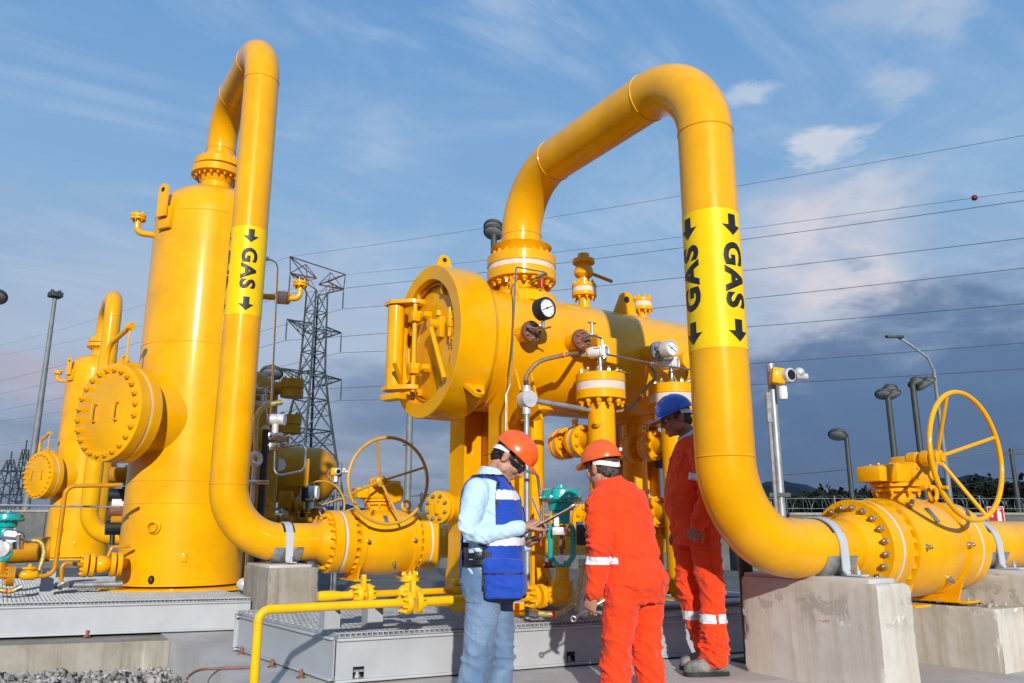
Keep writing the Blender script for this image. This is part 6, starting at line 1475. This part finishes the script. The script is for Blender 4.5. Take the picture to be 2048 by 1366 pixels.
    e = tip + F.d((-.36, -.12, .93)).normalized() * .145; MB().lathe(tip, e - tip, [(0, .0008), (.012, .004), (.13, .0046), (.145, .0046)], 12).obj('barrel', 'pen', pe); MB().cyl(tip, tip + (e - tip) * .07, .0012, .0042, n=10).obj('tip', 'silver', pe)
man1()

# ---------------------------------------------------------------- coveralls
def coverall(o, F, J, T, bands, seed, waist=None, am=.0145):
    w = F.w; mb = MB(); loft(mb, [(w(c), F.d(s_).normalized(), F.d(f_).normalized(), a, b) for c, s_, f_, a, b in T])
    for k in ('L', 'R'):
        capsule(mb, [w(J['sh' + k]), w(J['el' + k]), w(J['el' + k]).lerp(w(J['wr' + k]), .96)], [.074, .064, .050])
        a = J['an' + k]; capsule(mb, [w(J['hip' + k]), w(J['kn' + k]), w((a[0], a[1], .115))], [.104, .082, .086])
    b = remeshed(mb, .007, 3, .5)
    reg = [(w(J['el' + k]), .10, 1.4) for k in 'LR'] + [(w(J['kn' + k]), .11, 1.3) for k in 'LR'] + [(w((J['an' + k][0], J['an' + k][1], .17)), .13, 1.6) for k in 'LR'] + [(w(J['sh' + k]), .1, .7) for k in 'LR'] + [(w((J['torso'][1][0][0], 0, .86)), .14, .9)]
    folds(b, am, reg, seed, .5)
    if waist is not None:
        for v in b.verts:
            z = v.co.z - F.p.z; c = w(waist); r = V((v.co.x - c.x, v.co.y - c.y, 0))
            if r.length < .24:
                k = math.exp(-((z - waist[2]) / .018) ** 2); a = math.atan2(r.y, r.x); v.co -= r.normalized() * (k * .012); kk = math.exp(-((z - waist[2]) / .07) ** 2)
                v.co += r.normalized() * (.0035 * kk * math.sin(a * 34))
    src = b.copy(); cv = finish(b, 'coverall', 'orange', o)
    L_ = lambda p: ((p - F.p).dot(F.f), (p - F.p).dot(F.l), p.z - F.p.z)
    T0 = J['torso'][1][0]; T3 = J['torso'][4][0]
    for sg in (-1, 1):
        take(src, 'back_pocket', 'orange', cv, lambda p: L_(p)[0] < T0[0] - .06 and .035 < sg * (L_(p)[1] - T0[1]) < .145 and .80 < L_(p)[2] < .93, .004)
        take(src, 'chest_pocket', 'orange', cv, lambda p: L_(p)[0] > T3[0] + .06 and .03 < sg * (L_(p)[1] - T3[1]) < .14 and T3[2] - .02 < L_(p)[2] < T3[2] + .10, .005)
    for k in ('L', 'R'):
        wv = w(J['wr' + k]); tv = (wv - w(J['el' + k])).normalized(); take(src, 'cuff', 'orange', cv, lambda p: (p - wv).length < .085 and -.05 < (p - wv).dot(tv) < .0, .004)
        kn = w(J['kn' + k]); hp_ = w(J['hip' + k]); sg = 1 if k == 'L' else -1
        take(src, 'side_seam', 'orange', cv, lambda p: p.z < hp_.z + .02 and p.z > F.p.z + .12 and (p - (F.w(J['an' + k]).lerp(kn, max(0, min(1, (p.z - F.p.z - .09) / .4))) if p.z < kn.z else kn.lerp(hp_, max(0, min(1, (p.z - kn.z) / .4))))).dot(F.l) * sg > .05 and abs((p - (F.w(J['an' + k]).lerp(kn, max(0, min(1, (p.z - F.p.z - .09) / .4))) if p.z < kn.z else kn.lerp(hp_, max(0, min(1, (p.z - kn.z) / .4))))).dot(F.f)) < .008, .0035)
    for c, ax, wd, rad in bands:
        c_ = w(c); ax_ = F.d(ax).normalized(); take(src, 'reflective_band', 'reflect', cv, lambda p: abs((p - c_).dot(ax_)) < wd / 2 and (p - c_).length < rad, .003)
    return cv, src
def shirt_collar(o, F, J, H, m, r=.082, off=0.):
    c1 = F.w(J['neck']) + V((0, 0, -.0)); ax = (H(-.03, 0, -.09) - c1).normalized(); mb = MB(); x, y, z = basis(ax); rs = []
    for d_, rr in ((-.02, .084), (.02 + off, .078), (.05 + off, .072), (.052 + off, .078), (.018 + off, .090), (-.022, .094)): rs.append(mb.ring(c1 + ax * d_, x, y, rr * r / .082, 28))
    mb.skin(rs, cap=False).obj('collar', m, o, sharp=60)

def man2():
    q = PD(1262, 1180, 4.5); F = Fig((q.x + .02, q.y, GZ), HF * .74 - HR * .67, 'man in orange coverall seen from behind holding a wrench, orange hard hat')
    ln = (1, .05, -.22); sd = (0, 1, -.10)
    T = [((0, -.01, .76), LV, FV, .170, .135), ((-.01, -.01, .88), LV, FV, .200, .160), ((.02, -.005, .98), LV, FV, .188, .150), ((.045, .0, 1.06), sd, ln, .185, .150), ((.065, .01, 1.20), sd, ln, .192, .150), ((.085, .02, 1.32), sd, ln, .190, .132), ((.10, .035, 1.39), sd, ln, .150, .098), ((.11, .04, 1.43), sd, ln, .085, .072)]
    J = dict(head=(.165, .055, 1.515), neck=(.115, .045, 1.40), torso=T,
             shL=(.08, .185, 1.31), elL=(.04, .235, 1.05), wrL=(.075, .255, .815), handL=((.35, .05, -.95), (-.2, 1, .0), .55, 1, .5, .5),
             shR=(.10, -.165, 1.33), elR=(.13, -.235, 1.08), wrR=(.20, -.10, 1.09), handR=((.35, 1, 0), (1, -.3, .2), .5, -1, .6, .4),
             hipR=(-.01, -.10, .84), knR=(.02, -.12, .47), anR=(-.03, -.14, .09), hipL=(-.01, .10, .84), knL=(.06, .12, .47), anL=(.02, .13, .09))
    o, H, rot = person(F, J, (.98, -.02, -.16), (.18, .05, .97)); helmet(o, H, rot, 'helmet_o', 0., True, True); hair(o, H, rot, 'greyhair')
    w = F.w
    coverall(o, F, J, T, [((.055, .243, .99), (0, .0, 1), .04, .12)], 21., (.03, .0, 1.0)); shirt_collar(o, F, J, H, 'orange', .088)
    for k in 'RL': boot(o, F, J['an' + k], (J['an' + k][0] + .2, J['an' + k][1] * 1.1, 0))
    hp = w(J['wrL']) + F.d((.35, .05, -.95)).normalized() * .085 + F.l * -.015
    d = F.d((-.28, -.80, .42)).normalized() if False else (HR * .92 + V((0, 0, .52)) - HF * .1).normalized()
    wr = thing('wrench', 'chrome combination wrench in the hand of the man seen from behind', 'wrench', hp)
    a, b = hp - d * .115, hp + d * .115; n = d.cross(HF).normalized(); MB().box(hp, (.20, .014, .007), Matrix((d, n, d.cross(n))).transposed(), .002).torus(a, d.cross(n), .014, .006, 20, 8).cyl(b - d.cross(n) * .004, b + d.cross(n) * .004, .017, n=16).obj('wrench_body', 'steel', wr)
man2()

def man3():
    q = PZ(1408, 1346, 0); F = Fig((q.x, q.y, 0), -HR * .99 - HF * .12, 'man in orange coverall with blue hard hat standing behind the big pipe')
    T = [((0, 0, .80), LV, FV, .165, .130), ((.0, 0, .92), LV, FV, .185, .150), ((.035, 0, 1.04), LV, FV, .180, .160), ((.04, 0, 1.15), LV, FV, .185, .160), ((.015, 0, 1.30), LV, FV, .205, .145), ((-.0, 0, 1.42), LV, FV, .212, .125), ((-.0, 0, 1.485), LV, FV, .155, .090), ((.005, 0, 1.52), LV, FV, .085, .070)]
    J = dict(head=(.105, 0, 1.650), neck=(.0, 0, 1.50), torso=T,
             shL=(.035, .205, 1.41), elL=(-.02, .255, 1.14), wrL=(.085, .27, .935), handL=((.45, -.0, -.85), (.35, .85, .2), .95, -1, .3, .7),
             shR=(-.01, -.205, 1.41), elR=(-.03, -.25, 1.13), wrR=(.06, -.25, .90), handR=((.2, 0, -1), (0, -1, 0), .6, 1, .5, .4),
             hipL=(-.01, .095, .90), knL=(-.045, .105, .50), anL=(-.035, .10, .09), hipR=(.03, -.095, .90), knR=(.035, -.12, .50), anR=(-.09, -.14, .09))
    o, H, rot = person(F, J, (.93, 0, -.30), (.30, 0, .95), 'skin2'); helmet(o, H, rot, 'helmet_b', R(4)); hair(o, H, rot, 'greyhair'); w = F.w
    gl = MB()
    for s in (-1, 1):
        gl.torus(H(.101, s * .033, .006), rot @ V((1, s * .18, 0)), .019, .0018, 20, 6); gl.tube([H(.098, s * .052, .010), H(.05, s * .076, .010), H(-.01, s * .086, .006)], .002, 6)
    gl.tube([H(.105, -.014, .008), H(.105, .014, .008)], .0018, 6); gl.obj('glasses', 'rubber', o)
    coverall(o, F, J, T, [((-.005, .25, 1.215), (-.25, .1, 1), .045, .13), ((-.035, .10, .345), (0, 0, 1), .055, .18), ((-.03, -.13, .345), (0, 0, 1), .055, .14)], 33.); shirt_collar(o, F, J, H, 'shirt', .078, .012); shirt_collar(o, F, J, H, 'orange', .092, -.012)
    for k in 'RL': boot(o, F, J['an' + k], (J['an' + k][0] + .2, J['an' + k][1] * 1.0, 0))
man3()
